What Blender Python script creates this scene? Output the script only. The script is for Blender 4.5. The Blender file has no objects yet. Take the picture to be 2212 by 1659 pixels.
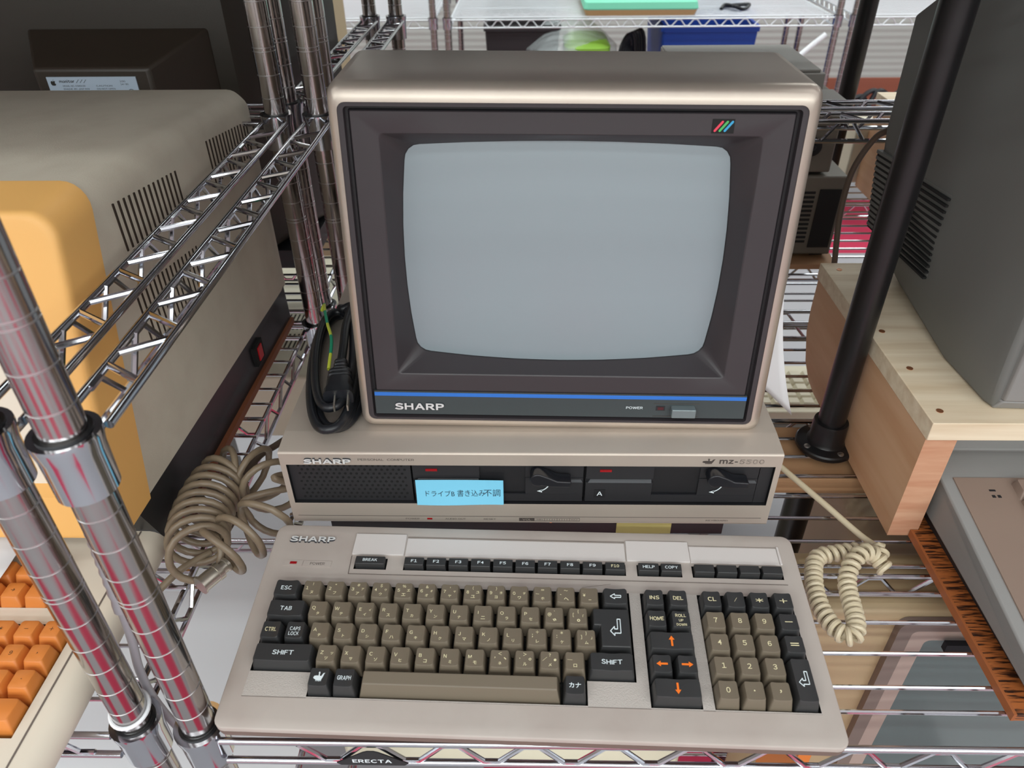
import bpy, math, random
from mathutils import Vector, Matrix
random.seed(7)
PI = math.pi
scene = bpy.context.scene
col = scene.collection

# ---------------------------------------------------------------- camera
cam_data = bpy.data.cameras.new('camera')
cam = bpy.data.objects.new('camera', cam_data)
col.objects.link(cam)
cam_data.sensor_width = 36.0
cam_data.lens = 36.0 * 1612.155 / 2212.0
cam_data.clip_start = 0.02
cam_data.clip_end = 60
def cam_matrix(pitch, yaw, roll, loc):
    cp, sp = math.cos(pitch), math.sin(pitch)
    f, u, r = Vector((0, cp, -sp)), Vector((0, sp, cp)), Vector((1, 0, 0))
    Z = Matrix.Rotation(yaw, 3, 'Z')
    f, u, r = Z @ f, Z @ u, Z @ r
    r2 = math.cos(roll) * r + math.sin(roll) * u
    u2 = -math.sin(roll) * r + math.cos(roll) * u
    return Matrix(((r2.x, u2.x, -f.x, loc[0]), (r2.y, u2.y, -f.y, loc[1]),
                   (r2.z, u2.z, -f.z, loc[2]), (0, 0, 0, 1)))
cam.matrix_world = cam_matrix(0.62144, 0.02582, -0.01229, (0.1799, -0.4913, 0.5410))
cam_data.dof.use_dof = True
cam_data.dof.focus_distance = 0.70
cam_data.dof.aperture_fstop = 11.0
scene.camera = cam

# ---------------------------------------------------------------- world, lamps, exposure
world = bpy.data.worlds.new('world')
scene.world = world
world.use_nodes = True
wbg = world.node_tree.nodes['Background']
wbg.inputs[0].default_value = (0.86, 0.90, 1.0, 1)
wbg.inputs[1].default_value = 0.25
scene.view_settings.view_transform = 'Standard'
scene.view_settings.look = 'None'
scene.view_settings.exposure = 0.0
scene.view_settings.gamma = 1.0
scene.view_settings.use_curve_mapping = False
def area_lamp(name, loc, sx, sy, power, color=(0.95, 0.98, 1.0), rot=(0, 0, 0)):
    l = bpy.data.lights.new(name, 'AREA')
    l.shape = 'RECTANGLE'
    l.size, l.size_y, l.energy, l.color = sx, sy, power, color
    o = bpy.data.objects.new(name, l)
    o.location, o.rotation_euler = loc, rot
    col.objects.link(o)
    return o
# rows of ceiling fluorescents: over the aisle the photographer stands in, and over the aisles behind the racks
LC = (0.92, 1.0, 0.985)
for name, y, power in (('ceiling_lamp_front_aisle', -0.46, 13), ('ceiling_lamp_front_aisle_middle', -1.30, 26), ('ceiling_lamp_front_aisle_far', -2.20, 70),
                       ('ceiling_lamp_front_rows', -3.20, 95), ('ceiling_lamp_front_wall', -4.20, 95), ('ceiling_lamp_rear_racks', 1.20, 34),
                       ('ceiling_lamp_back_aisle', 2.20, 64), ('ceiling_lamp_back_wall', 3.40, 56)):
    area_lamp(name, (0.5, y, 1.74), 7.2, 0.22, power, LC)

# ---------------------------------------------------------------- materials
def lin(c):
    c = c / 255.0
    return c / 12.92 if c <= 0.04045 else ((c + 0.055) / 1.055) ** 2.4
def rgb(r, g, b):
    return (lin(r), lin(g), lin(b), 1.0)
def mat(name, c, rough=0.5, metal=0.0, spec=0.5, bump=None, var=None, coat=0.0, coat_rough=0.1, emit=None, alpha=1.0, trans=0.0):
    m = bpy.data.materials.new(name)
    m.use_nodes = True
    nt = m.node_tree
    b = nt.nodes['Principled BSDF']
    b.inputs['Base Color'].default_value = rgb(*c)
    b.inputs['Roughness'].default_value = rough
    b.inputs['Metallic'].default_value = metal
    b.inputs['Specular IOR Level'].default_value = spec
    b.inputs['Coat Weight'].default_value = coat
    b.inputs['Coat Roughness'].default_value = coat_rough
    b.inputs['Alpha'].default_value = alpha
    b.inputs['Transmission Weight'].default_value = trans
    if emit:
        b.inputs['Emission Color'].default_value = rgb(*c)
        b.inputs['Emission Strength'].default_value = emit
    tc = nt.nodes.new('ShaderNodeTexCoord')
    if bump:
        n = nt.nodes.new('ShaderNodeTexNoise')
        n.inputs['Scale'].default_value = bump[0]
        n.inputs['Detail'].default_value = 3
        bp = nt.nodes.new('ShaderNodeBump')
        bp.inputs['Strength'].default_value = bump[1]
        bp.inputs['Distance'].default_value = bump[2] if len(bump) > 2 else 0.0005
        nt.links.new(tc.outputs['Object'], n.inputs['Vector'])
        nt.links.new(n.outputs['Fac'], bp.inputs['Height'])
        nt.links.new(bp.outputs['Normal'], b.inputs['Normal'])
    if var:
        n = nt.nodes.new('ShaderNodeTexNoise')
        n.inputs['Scale'].default_value = var[0]
        n.inputs['Detail'].default_value = 4
        mx = nt.nodes.new('ShaderNodeMix')
        mx.data_type = 'RGBA'
        mx.inputs['A'].default_value = rgb(*c)
        mx.inputs['B'].default_value = rgb(*var[1])
        rp = nt.nodes.new('ShaderNodeMapRange')
        rp.inputs['From Min'].default_value = 0.42
        rp.inputs['From Max'].default_value = 0.72
        nt.links.new(tc.outputs['Object'], n.inputs['Vector'])
        nt.links.new(n.outputs['Fac'], rp.inputs['Value'])
        nt.links.new(rp.outputs['Result'], mx.inputs['Factor'])
        nt.links.new(mx.outputs['Result'], b.inputs['Base Color'])
    return m
def wood_mat(name, c1, c2, axis, freq, stretch, rough=0.55, dist=3.0, thresh=None):
    """long fibres along one axis: stretched noise plus wavy rings"""
    m = mat(name, c1, rough)
    nt = m.node_tree
    b = nt.nodes['Principled BSDF']
    tc = nt.nodes.new('ShaderNodeTexCoord')
    mp = nt.nodes.new('ShaderNodeMapping')
    s = [freq, freq, freq]
    s[axis] = freq / stretch
    mp.inputs['Scale'].default_value = s
    n = nt.nodes.new('ShaderNodeTexNoise')
    n.inputs['Scale'].default_value = 1.0
    n.inputs['Detail'].default_value = 6
    n.inputs['Distortion'].default_value = dist * 0.1
    rp = nt.nodes.new('ShaderNodeMapRange')
    rp.inputs['From Min'].default_value = thresh[0] if thresh else 0.3
    rp.inputs['From Max'].default_value = thresh[1] if thresh else 0.75
    mx = nt.nodes.new('ShaderNodeMix')
    mx.data_type = 'RGBA'
    mx.inputs['A'].default_value = rgb(*c1)
    mx.inputs['B'].default_value = rgb(*c2)
    nt.links.new(tc.outputs['Object'], mp.inputs['Vector'])
    nt.links.new(mp.outputs['Vector'], n.inputs['Vector'])
    nt.links.new(n.outputs['Fac'], rp.inputs['Value'])
    nt.links.new(rp.outputs['Result'], mx.inputs['Factor'])
    nt.links.new(mx.outputs['Result'], b.inputs['Base Color'])
    return m

CHROME = mat('chrome', (196, 198, 204), 0.11, 1.0)
CHROME_LIT = mat('lit_chrome_wire', (226, 230, 234), 0.38, 0.75)  # chrome lightened: lamp reflections on the far wires put into the colour
STEEL = mat('post_steel', (176, 171, 169), 0.16, 1.0)
GROOVE = mat('post_groove', (206, 204, 204), 0.3, 1.0)
BLACKGAP = mat('black_plastic_sleeve', (22, 22, 24), 0.35)
CASE = mat('keyboard_case', (180, 170, 163), 0.55, bump=(2500, 0.25, 0.0002), var=(18, (172, 160, 153)))
CASE_TEX = mat('keyboard_textured_panel', (184, 176, 170), 0.5, bump=(900, 0.7, 0.0006))
PANEL = mat('keyboard_label_panel', (209, 202, 199), 0.5, bump=(1800, 0.3, 0.0002))
SEAM = mat('seam_line', (110, 100, 94), 0.6)
UNDER = mat('keyboard_underside', (120, 100, 90), 0.55)
WELL = mat('key_well', (18, 17, 17), 0.7)
TAUPE = mat('taupe_keycap', (112, 101, 86), 0.48, bump=(3000, 0.2, 0.0001))
CHARCOAL = mat('charcoal_keycap', (50, 50, 51), 0.42, bump=(3000, 0.2, 0.0001))
LEG_CREAM = mat('cream_legend', (226, 216, 176), 0.6)
LEG_WHITE = mat('white_legend', (222, 232, 236), 0.6)
LEG_ORANGE = mat('orange_legend', (244, 120, 30), 0.6)
LEG_BLACK = mat('black_legend', (40, 34, 30), 0.6)
CHAMP = mat('champagne_metal_paint', (194, 182, 170), 0.42, 0.42, bump=(2600, 0.15, 0.0001), var=(9, (187, 174, 163)))
CHAMP_DARK = mat('cabinet_metal_paint', (200, 188, 176), 0.33, 0.68, bump=(2600, 0.12, 0.0001), var=(11, (190, 178, 166)))
SLOTLIP = mat('slot_lip_plastic', (58, 60, 64), 0.45)
BLACKPL = mat('black_drive_plastic', (36, 36, 39), 0.45, bump=(3000, 0.2, 0.0001))
DARKPL = mat('dark_drive_plastic', (24, 24, 27), 0.5)
GLOSSBLK = mat('gloss_black_plastic', (26, 27, 32), 0.25)
PRINT_DK = mat('dark_print', (72, 64, 60), 0.6)
REDLED = mat('red_indicator', (150, 14, 22), 0.25)
CHROME_LET = mat('silver_lettering', (232, 232, 232), 0.3, 0.25)
SHADOWBLK = mat('letter_shadow_black', (40, 44, 52), 0.5)  # dark copy under the raised letters, their shadow put into the colour
NOTE = mat('blue_sticky_note', (126, 205, 236), 0.75)
YELLOW = mat('yellow_sticky_note', (214, 204, 128), 0.75)
INK = mat('pen_ink', (30, 40, 56), 0.6)
BEZEL = mat('dark_bezel_plastic', (55, 50, 53), 0.42, bump=(2800, 0.2, 0.0001))
BEZEL_DK = mat('bezel_groove_plastic', (34, 32, 35), 0.5)
SCREEN = mat('grey_phosphor_screen', (138, 149, 155), 0.36, spec=0.6, coat=0.35, coat_rough=0.22)
CTRL = mat('dark_teal_panel', (58, 66, 68), 0.4)
BLUE = mat('blue_stripe', (44, 112, 200), 0.35)
RED_S = mat('red_stripe', (226, 66, 88), 0.4)
GREEN_S = mat('green_stripe', (74, 178, 96), 0.4)
CYAN_S = mat('cyan_stripe', (52, 160, 206), 0.4)
BTN = mat('silver_button', (126, 138, 140), 0.3, 0.4)
CABLE_BLK = mat('black_cable_rubber', (26, 28, 33), 0.33)
CABLE_CREAM = mat('cream_cable', (200, 186, 158), 0.4)
CABLE_TAUPE = mat('taupe_cable', (134, 118, 98), 0.38, var=(60, (120, 104, 86)))
CABLE_DK = mat('dark_taupe_cable', (84, 70, 60), 0.42)
CABLE_GREY = mat('grey_cable', (186, 184, 192), 0.45)
NICKEL = mat('nickel_connector', (198, 192, 180), 0.3, 0.9)
WIRE_G = mat('green_wire', (24, 150, 112), 0.4)
WIRE_Y = mat('yellow_wire', (200, 210, 70), 0.4)
CREAM = mat('cream_computer_case', (212, 202, 185), 0.55, bump=(700, 0.35, 0.0004), var=(30, (205, 194, 177)))
CREAM_KB = mat('cream_keyboard_case', (226, 216, 200), 0.5, bump=(1500, 0.2, 0.0002))
ORANGE = mat('orange_bezel', (240, 184, 108), 0.5, bump=(1500, 0.2, 0.0002))
ORANGE_KEY = mat('orange_keycap', (214, 128, 58), 0.42)
BASEBLK = mat('black_base', (38, 38, 40), 0.4)
SLOT = mat('vent_slot', (52, 40, 30), 0.8)
SLOTBLK = mat('vent_slot_black', (20, 20, 20), 0.8)
REDSW = mat('red_switch', (200, 24, 34), 0.35)
BOARD = wood_mat('brown_board', (150, 92, 62), (134, 78, 52), 1, 30, 6)
BROWN = mat('dark_brown_case', (48, 42, 35), 0.45, bump=(900, 0.3, 0.0003))
BROWN_HI = mat('dark_brown_hump', (52, 43, 35), 0.45, bump=(900, 0.3, 0.0003))
LABEL = mat('silver_label', (176, 190, 206), 0.5)
PAPER = mat('white_paper', (238, 238, 242), 0.8)
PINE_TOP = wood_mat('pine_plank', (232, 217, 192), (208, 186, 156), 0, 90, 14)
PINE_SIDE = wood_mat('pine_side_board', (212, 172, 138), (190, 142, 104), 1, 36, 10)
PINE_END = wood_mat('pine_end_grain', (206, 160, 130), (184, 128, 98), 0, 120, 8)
ZEBRA = wood_mat('dark_streaked_woodgrain', (164, 94, 48), (48, 26, 16), 0, 520, 10, 0.4, thresh=(0.47, 0.60))
GREYCASE = mat('grey_monitor_case', (106, 106, 103), 0.55, bump=(1500, 0.25, 0.0002))
GREYLT = mat('light_grey_case', (132, 130, 128), 0.5, bump=(1500, 0.25, 0.0002))
GREYDK = mat('dark_grey_case', (92, 90, 88), 0.5, bump=(1500, 0.25, 0.0002))
TAUPECASE = mat('taupe_keyboard_deck', (138, 118, 106), 0.5, bump=(1500, 0.25, 0.0002))
BLACKPIPE = mat('black_coated_pipe', (20, 19, 21), 0.34, bump=(40, 0.08, 0.0006))
SCREW = mat('screw_steel', (176, 172, 166), 0.3, 0.9)
COPPER = mat('brass_screw', (176, 118, 84), 0.35, 0.7)
BEIGE = mat('beige_crt_case', (178, 156, 122), 0.5, bump=(900, 0.25, 0.0003))
BRNBEZ = mat('brown_bezel_ring', (120, 104, 96), 0.5)
PINKBEZ = mat('pinkish_bezel', (168, 148, 138), 0.5)
CRTGREEN = mat('dark_green_grey_screen', (84, 96, 96), 0.25, coat=0.4, coat_rough=0.1)
DRIVE = mat('dark_taupe_drive_case', (108, 101, 90), 0.5, bump=(1500, 0.25, 0.0002))
DRIVE_TOP = mat('pale_taupe_lid', (150, 146, 140), 0.5)
TAN = mat('tan_board', (176, 136, 100), 0.6)
DARKBOX = mat('dark_crate', (44, 38, 42), 0.6)
BLUEBIN = mat('blue_plastic_bin', (8, 58, 150), 0.55)
MINT = mat('mint_green_tray', (120, 208, 176), 0.5)
LTGREEN = mat('light_green_plastic', (142, 190, 70), 0.45)
TANEDGE = mat('tan_tray_rim', (200, 160, 112), 0.55)
BAG = mat('clear_plastic_bag', (214, 222, 224), 0.18, alpha=0.34, spec=0.6)
STONE = mat('off_white_plastic', (214, 206, 184), 0.5)
GREENBIT = mat('green_plastic', (48, 160, 104), 0.5)
ORANGEBIT = mat('orange_crate_plastic', (140, 74, 54), 0.5)
CARDB = mat('cardboard', (166, 150, 120), 0.7)
WHITEPL = mat('white_plastic', (232, 234, 238), 0.45)
TUBELAMP = mat('lamp_housing', (240, 240, 240), 0.5)

# ---------------------------------------------------------------- mesh builder
class MB:
    def __init__(self):
        self.v, self.f, self.m, self.s = [], [], [], []
    def add(self, verts, faces, mat=0, smooth=False, M=None):
        o = len(self.v)
        self.v += [tuple(M @ Vector(p)) if M is not None else tuple(p) for p in verts]
        for f in faces:
            self.f.append([i + o for i in f])
            self.m.append(mat)
            self.s.append(smooth)
        return self
    def box(self, x0, x1, y0, y1, z0, z1, mat=0, M=None):
        v = [(x, y, z) for z in (z0, z1) for y in (y0, y1) for x in (x0, x1)]
        f = [(0, 2, 3, 1), (4, 5, 7, 6), (0, 1, 5, 4), (2, 6, 7, 3), (0, 4, 6, 2), (1, 3, 7, 5)]
        return self.add(v, f, mat, False, M)
    def hexa(self, bottom, top, mat=0, M=None):
        n = len(bottom)
        f = [tuple(range(n))[::-1], tuple(range(n, 2 * n))]
        f += [(i, (i + 1) % n, n + (i + 1) % n, n + i) for i in range(n)]
        return self.add(list(bottom) + list(top), f, mat, False, M)
    def loft(self, rings, mat=0, smooth=True, cap0=False, cap1=False, M=None, mats=None):
        n = len(rings[0])
        v = [p for r in rings for p in r]
        for k in range(len(rings) - 1):
            f = [(k * n + i, k * n + (i + 1) % n, (k + 1) * n + (i + 1) % n, (k + 1) * n + i) for i in range(n)]
            if k == 0:
                o = len(self.v)
                self.v += [tuple(M @ Vector(p)) if M is not None else tuple(p) for p in v]
            for q in f:
                self.f.append([i + o for i in q]); self.m.append(mats[k] if mats else mat); self.s.append(smooth)
        if cap0:
            self.f.append([o + i for i in range(n)][::-1]); self.m.append(mats[0] if mats else mat); self.s.append(False)
        if cap1:
            self.f.append([o + (len(rings) - 1) * n + i for i in range(n)]); self.m.append(mats[-1] if mats else mat); self.s.append(False)
        return self
    def tube(self, pts, r, n=8, mat=0, closed=False, caps=True, rf=None):
        pts = [Vector(p) for p in pts]
        N = len(pts)
        tang = []
        for i in range(N):
            a = pts[(i - 1) % N] if (closed or i > 0) else pts[i]
            b = pts[(i + 1) % N] if (closed or i < N - 1) else pts[i]
            t = (b - a)
            tang.append(t.normalized() if t.length > 1e-9 else Vector((0, 0, 1)))
        ref = Vector((0, 0, 1)) if abs(tang[0].z) < 0.9 else Vector((1, 0, 0))
        nv = (ref - tang[0] * ref.dot(tang[0])).normalized()
        rings = []
        for i in range(N):
            nv = (nv - tang[i] * nv.dot(tang[i]))
            nv = nv.normalized() if nv.length > 1e-9 else tang[i].orthogonal().normalized()
            bv = tang[i].cross(nv)
            rr = r * (rf(i / max(1, N - 1)) if rf else 1)
            rings.append([tuple(pts[i] + (nv * math.cos(2 * PI * k / n) + bv * math.sin(2 * PI * k / n)) * rr) for k in range(n)])
        if closed:
            rings.append(rings[0])
        return self.loft(rings, mat, True, caps and not closed, caps and not closed)
    def rod(self, a, b, r, n=8, mat=0):
        return self.tube([a, b], r, n, mat)
    def lathe(self, prof, c=(0, 0, 0), n=24, mat=0, M=None, cap0=True, cap1=True, mats=None):
        rings = [[(c[0] + r * math.cos(2 * PI * k / n), c[1] + r * math.sin(2 * PI * k / n), c[2] + z) for k in range(n)] for r, z in prof]
        return self.loft(rings, mat, True, cap0, cap1, M, mats)
    def prism(self, poly, o, ux, uy, d, mat=0, n=None):
        o, ux, uy = Vector(o), Vector(ux), Vector(uy)
        n = Vector(n) if n is not None else ux.cross(uy).normalized()
        a = [tuple(o + ux * p[0] + uy * p[1]) for p in poly]
        b = [tuple(o + ux * p[0] + uy * p[1] + n * d) for p in poly]
        return self.hexa(a, b, mat)
    def grid(self, P, mat=0, smooth=True, M=None):
        r, c = len(P), len(P[0])
        v = [p for row in P for p in row]
        f = [(i * c + j, i * c + j + 1, (i + 1) * c + j + 1, (i + 1) * c + j) for i in range(r - 1) for j in range(c - 1)]
        return self.add(v, f, mat, smooth, M)
    def build(self, name, mats, inv=None, angle=38):
        me = bpy.data.meshes.new(name)
        vs = [tuple(inv @ Vector(p)) for p in self.v] if inv is not None else self.v
        me.from_pydata(vs, [], self.f)
        for m in (mats if isinstance(mats, (list, tuple)) else [mats]):
            me.materials.append(m)
        me.polygons.foreach_set('material_index', self.m)
        me.polygons.foreach_set('use_smooth', self.s)
        me.update()
        try:
            me.set_sharp_from_angle(angle=math.radians(angle))
        except Exception:
            pass
        return me
def bevel_mod(o, w, seg=2):
    b = o.modifiers.new('bevel', 'BEVEL')
    b.width, b.segments, b.limit_method, b.angle_limit = w, seg, 'ANGLE', math.radians(40)
    return o
def tagit(o, label=None, cat=None, group=None, kind=None):
    if label: o['label'] = label
    if cat: o['category'] = cat
    if group: o['group'] = group
    if kind: o['kind'] = kind
    return o
def thing(name, label, cat, loc=(0, 0, 0), rot=(0, 0, 0), group=None):
    o = bpy.data.objects.new(name, None)
    o.empty_display_size = 0.05
    o.location, o.rotation_euler = loc, rot
    col.objects.link(o)
    o['_w'] = 0
    del o['_w']
    return tagit(o, label, cat, group)
def world_of(o):
    M = Matrix.Translation(o.location) @ o.rotation_euler.to_matrix().to_4x4()
    return world_of(o.parent) @ M if o.parent else M
def part(name, mb, parent, mats, bevel=0, seg=2, label=None, kind=None, angle=38):
    """mb is in world coordinates; the mesh is stored in its parent's own frame"""
    me = mb.build(name, mats, world_of(parent).inverted(), angle)
    o = bpy.data.objects.new(name, me)
    o.parent = parent
    col.objects.link(o)
    if bevel: bevel_mod(o, bevel, seg)
    return tagit(o, label, None, None, kind)
def solo(name, mb, mats, label, cat, loc=(0, 0, 0), group=None, kind=None, bevel=0, seg=2):
    """a thing that is one mesh; mb in world coordinates"""
    me = mb.build(name, mats, Matrix.Translation(loc).inverted())
    o = bpy.data.objects.new(name, me)
    o.location = loc
    col.objects.link(o)
    if bevel: bevel_mod(o, bevel, seg)
    return tagit(o, label, cat, group, kind)
def copy_tree(o, parent=None):
    c = o.copy()
    col.objects.link(c)
    c.parent = parent
    for ch in list(o.children):
        copy_tree(ch, c)
    return c

_tc = {}
def text_geo(s, bold=0.0, extrude=0.0, shear=0.0):
    """mesh of a line of lettering; plain letters are set one by one in the even-width grotesque face"""
    k = (s, bold, extrude, shear)
    if k in _tc: return _tc[k]
    if all(33 <= ord(c) <= 126 or c == ' ' for c in s):
        V, Fc, pen = [], [], 0.0
        for c in s:
            if c == ' ':
                pen += 0.30
                continue
            v, f = glyph_geo(c if c in 'I4' else chr(ord(c) + 0xFEE0), bold, extrude)
            if not v: continue
            x0, x1 = min(p[0] for p in v), max(p[0] for p in v)
            o = len(V)
            V += [(p[0] - x0 + pen, p[1], p[2]) for p in v]
            Fc += [tuple(i + o for i in q) for q in f]
            pen += x1 - x0 + 0.095
        _tc[k] = (V, Fc)
        return _tc[k]
    _tc[k] = glyph_geo(s, bold, extrude)
    return _tc[k]
def glyph_geo(s, bold=0.0, extrude=0.0, shear=0.0):
    k = ('glyph', s, bold, extrude)
    if k in _tc: return _tc[k]
    c = bpy.data.curves.new('t', 'FONT')
    c.body = s; c.size = 1.0; c.offset = bold; c.extrude = extrude; c.shear = shear
    c.resolution_u = 3
    o = bpy.data.objects.new('t', c)
    me = bpy.data.meshes.new_from_object(o)
    v = [tuple(p.co) for p in me.vertices]
    f = [tuple(p.vertices) for p in me.polygons]
    bpy.data.objects.remove(o); bpy.data.curves.remove(c); bpy.data.meshes.remove(me)
    _tc[k] = (v, f)
    return v, f
def put_text(mb, s, o, ux, uy, h, w=None, mat=0, bold=0.0, depth=0.0, anchor='c', cap=None, lift=0.0, shear=0.0, wf=None):
    """text with its box of height h (and width w) placed on the plane (o; ux, uy); anchor c = centre, l = left middle"""
    v, f = text_geo(s, bold, 1.0 if depth else 0.0, shear)
    if not v: return
    xs = [p[0] for p in v]; ys = [p[1] for p in v]
    x0, x1, y0, y1 = min(xs), max(xs), min(ys), max(ys)
    sy = h / (cap if cap else (y1 - y0))
    sx = w / (x1 - x0) if w else sy
    o, ux, uy = Vector(o), Vector(ux), Vector(uy)
    n = ux.cross(uy).normalized()
    cx = (x0 + x1) / 2 if anchor == 'c' else x0
    cy = (y0 + y1) / 2
    out = []
    for p in v:
        z = (p[2] + 1) / 2 * depth if depth else 0
        px_ = (p[0] - cx) * sx
        out.append(tuple(o + ux * px_ + uy * ((p[1] - cy) * sy) + n * (z + lift + (wf(px_) if wf else 0))))
    mb.add(out, f, mat)
def catmull(pts, sub=8, closed=False):
    P = [Vector(p) for p in pts]
    n = len(P)
    out = []
    for i in range(n if closed else n - 1):
        p0 = P[(i - 1) % n] if (closed or i > 0) else P[i] * 2 - P[i + 1]
        p1, p2 = P[i], P[(i + 1) % n]
        p3 = P[(i + 2) % n] if (closed or i < n - 2) else P[i + 1] * 2 - P[i]
        for k in range(sub):
            t = k / sub
            out.append(0.5 * ((2 * p1) + (p2 - p0) * t + (2 * p0 - 5 * p1 + 4 * p2 - p3) * t * t + (3 * p1 - p0 - 3 * p2 + p3) * t ** 3))
    if not closed: out.append(P[-1])
    return out
def coil_path(path, R, pitch, per=12, phase=0.0, up=Vector((0, 0, 1))):
    """helix of radius R wound round a polyline; pitch may be a function of the fraction along it"""
    P = [Vector(p) for p in path]
    L = [0.0]
    for a, b in zip(P, P[1:]): L.append(L[-1] + (b - a).length)
    tot = L[-1]
    out, s, ang, j = [], 0.0, phase, 0
    nv = None
    while s < tot:
        while j < len(L) - 2 and L[j + 1] < s: j += 1
        t = (s - L[j]) / max(1e-9, L[j + 1] - L[j])
        p = P[j].lerp(P[j + 1], t)
        d = (P[j + 1] - P[j]).normalized()
        if nv is None:
            nv = d.orthogonal().normalized() if abs(d.dot(up)) > 0.95 else (up - d * up.dot(d)).normalized()
        nv = (nv - d * nv.dot(d)).normalized()
        b = d.cross(nv)
        rr = R(s / tot) if callable(R) else R
        out.append(p + (nv * math.cos(ang) + b * math.sin(ang)) * rr)
        pt = pitch(s / tot) if callable(pitch) else pitch
        s += pt / per
        ang += 2 * PI / per
    return out
def rrect(x0, x1, y0, y1, r, nc=4, ns=6, bulge=0.0):
    """rounded rectangle, anticlockwise; bulge pushes the middle of each side outwards"""
    pts = []
    def side(a, b, nrm):
        for k in range(ns):
            t = k / ns
            q = bulge * (1 - (2 * t - 1) ** 2)
            pts.append((a[0] + (b[0] - a[0]) * t + nrm[0] * q, a[1] + (b[1] - a[1]) * t + nrm[1] * q))
    def corner(cx, cy, a0):
        for k in range(nc):
            a = a0 + (PI / 2) * k / nc
            pts.append((cx + r * math.cos(a), cy + r * math.sin(a)))
    side((x0 + r, y0), (x1 - r, y0), (0, -1)); corner(x1 - r, y0 + r, -PI / 2)
    side((x1, y0 + r), (x1, y1 - r), (1, 0)); corner(x1 - r, y1 - r, 0)
    side((x1 - r, y1), (x0 + r, y1), (0, 1)); corner(x0 + r, y1 - r, PI / 2)
    side((x0, y1 - r), (x0, y0 + r), (-1, 0)); corner(x0 + r, y0 + r, PI)
    return pts
def holed_plate(mb, x0, x1, y0, y1, holes, depth, F, mat=0, wmat=1, bmat=1, w=0.0):
    """flat plate with rectangular holes; F maps (u, v, w) to world"""
    xs = sorted({x0, x1} | {h[i] for h in holes for i in (0, 1) if x0 < h[i] < x1})
    ys = sorted({y0, y1} | {h[i] for h in holes for i in (2, 3) if y0 < h[i] < y1})
    def inside(a, b):
        return any(h[0] - 1e-7 < a < h[1] + 1e-7 and h[2] - 1e-7 < b < h[3] + 1e-7 for h in holes)
    H = [[inside((xs[i] + xs[i + 1]) / 2, (ys[j] + ys[j + 1]) / 2) for j in range(len(ys) - 1)] for i in range(len(xs) - 1)]
    def q(a, b, c, d, m): mb.add([F(*a), F(*b), F(*c), F(*d)], [(0, 1, 2, 3)], m)
    for i in range(len(xs) - 1):
        for j in range(len(ys) - 1):
            a, b, c, d = xs[i], xs[i + 1], ys[j], ys[j + 1]
            if not H[i][j]:
                q((a, c, w), (b, c, w), (b, d, w), (a, d, w), mat)
                continue
            q((a, c, w - depth), (b, c, w - depth), (b, d, w - depth), (a, d, w - depth), bmat)
            if i == 0 or not H[i - 1][j]: q((a, c, w), (a, d, w), (a, d, w - depth), (a, c, w - depth), wmat)
            if i == len(xs) - 2 or not H[i + 1][j]: q((b, d, w), (b, c, w), (b, c, w - depth), (b, d, w - depth), wmat)
            if j == 0 or not H[i][j - 1]: q((b, c, w), (a, c, w), (a, c, w - depth), (b, c, w - depth), wmat)
            if j == len(ys) - 2 or not H[i][j + 1]: q((a, d, w), (b, d, w), (b, d, w - depth), (a, d, w - depth), wmat)

# ================================================================ the room
FLOOR = -0.85
def floor_material():
    m = mat('carpet_tiles', (176, 36, 70), 0.9)
    nt = m.node_tree
    b = nt.nodes['Principled BSDF']
    tc = nt.nodes.new('ShaderNodeTexCoord')
    sep = nt.nodes.new('ShaderNodeSeparateXYZ')
    nt.links.new(tc.outputs['Object'], sep.inputs[0])
    def half(out, off):
        a = nt.nodes.new('ShaderNodeMath'); a.operation = 'ADD'; a.inputs[1].default_value = off
        f = nt.nodes.new('ShaderNodeMath'); f.operation = 'FLOORED_MODULO'; f.inputs[1].default_value = 1.2
        l = nt.nodes.new('ShaderNodeMath'); l.operation = 'LESS_THAN'; l.inputs[1].default_value = 0.6
        nt.links.new(out, a.inputs[0]); nt.links.new(a.outputs[0], f.inputs[0]); nt.links.new(f.outputs[0], l.inputs[0])
        return l.outputs[0]
    mu = nt.nodes.new('ShaderNodeMath'); mu.operation = 'MULTIPLY'
    nt.links.new(half(sep.outputs[0], -0.1), mu.inputs[0])
    nt.links.new(half(sep.outputs[1], 0.0), mu.inputs[1])
    mx = nt.nodes.new('ShaderNodeMix'); mx.data_type = 'RGBA'
    mx.inputs['A'].default_value = rgb(160, 158, 162)
    mx.inputs['B'].default_value = rgb(190, 46, 80)
    nt.links.new(mu.outputs[0], mx.inputs['Factor'])
    nt.links.new(mx.outputs['Result'], b.inputs['Base Color'])
    return m
def slat_wall_material():
    m = mat('ribbed_grey_wall', (178, 178, 174), 0.7)
    nt = m.node_tree
    b = nt.nodes['Principled BSDF']
    tc = nt.nodes.new('ShaderNodeTexCoord')
    wv = nt.nodes.new('ShaderNodeTexWave')
    wv.bands_direction = 'Z'
    wv.inputs['Scale'].default_value = 9
    bp = nt.nodes.new('ShaderNodeBump')
    bp.inputs['Strength'].default_value = 0.3
    bp.inputs['Distance'].default_value = 0.006
    nt.links.new(tc.outputs['Object'], wv.inputs['Vector'])
    nt.links.new(wv.outputs['Fac'], bp.inputs['Height'])
    nt.links.new(bp.outputs['Normal'], b.inputs['Normal'])
    return m
WALLM = mat('painted_wall', (196, 193, 188), 0.8)
WALLF = mat('painted_wall_brownish', (192, 190, 188), 0.8)
CEILM = mat('ceiling_paint', (212, 212, 210), 0.85)
RX0, RX1, RY0, RY1, RZ1 = -4.6, 5.6, -5.0, 4.1, 1.80
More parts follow.
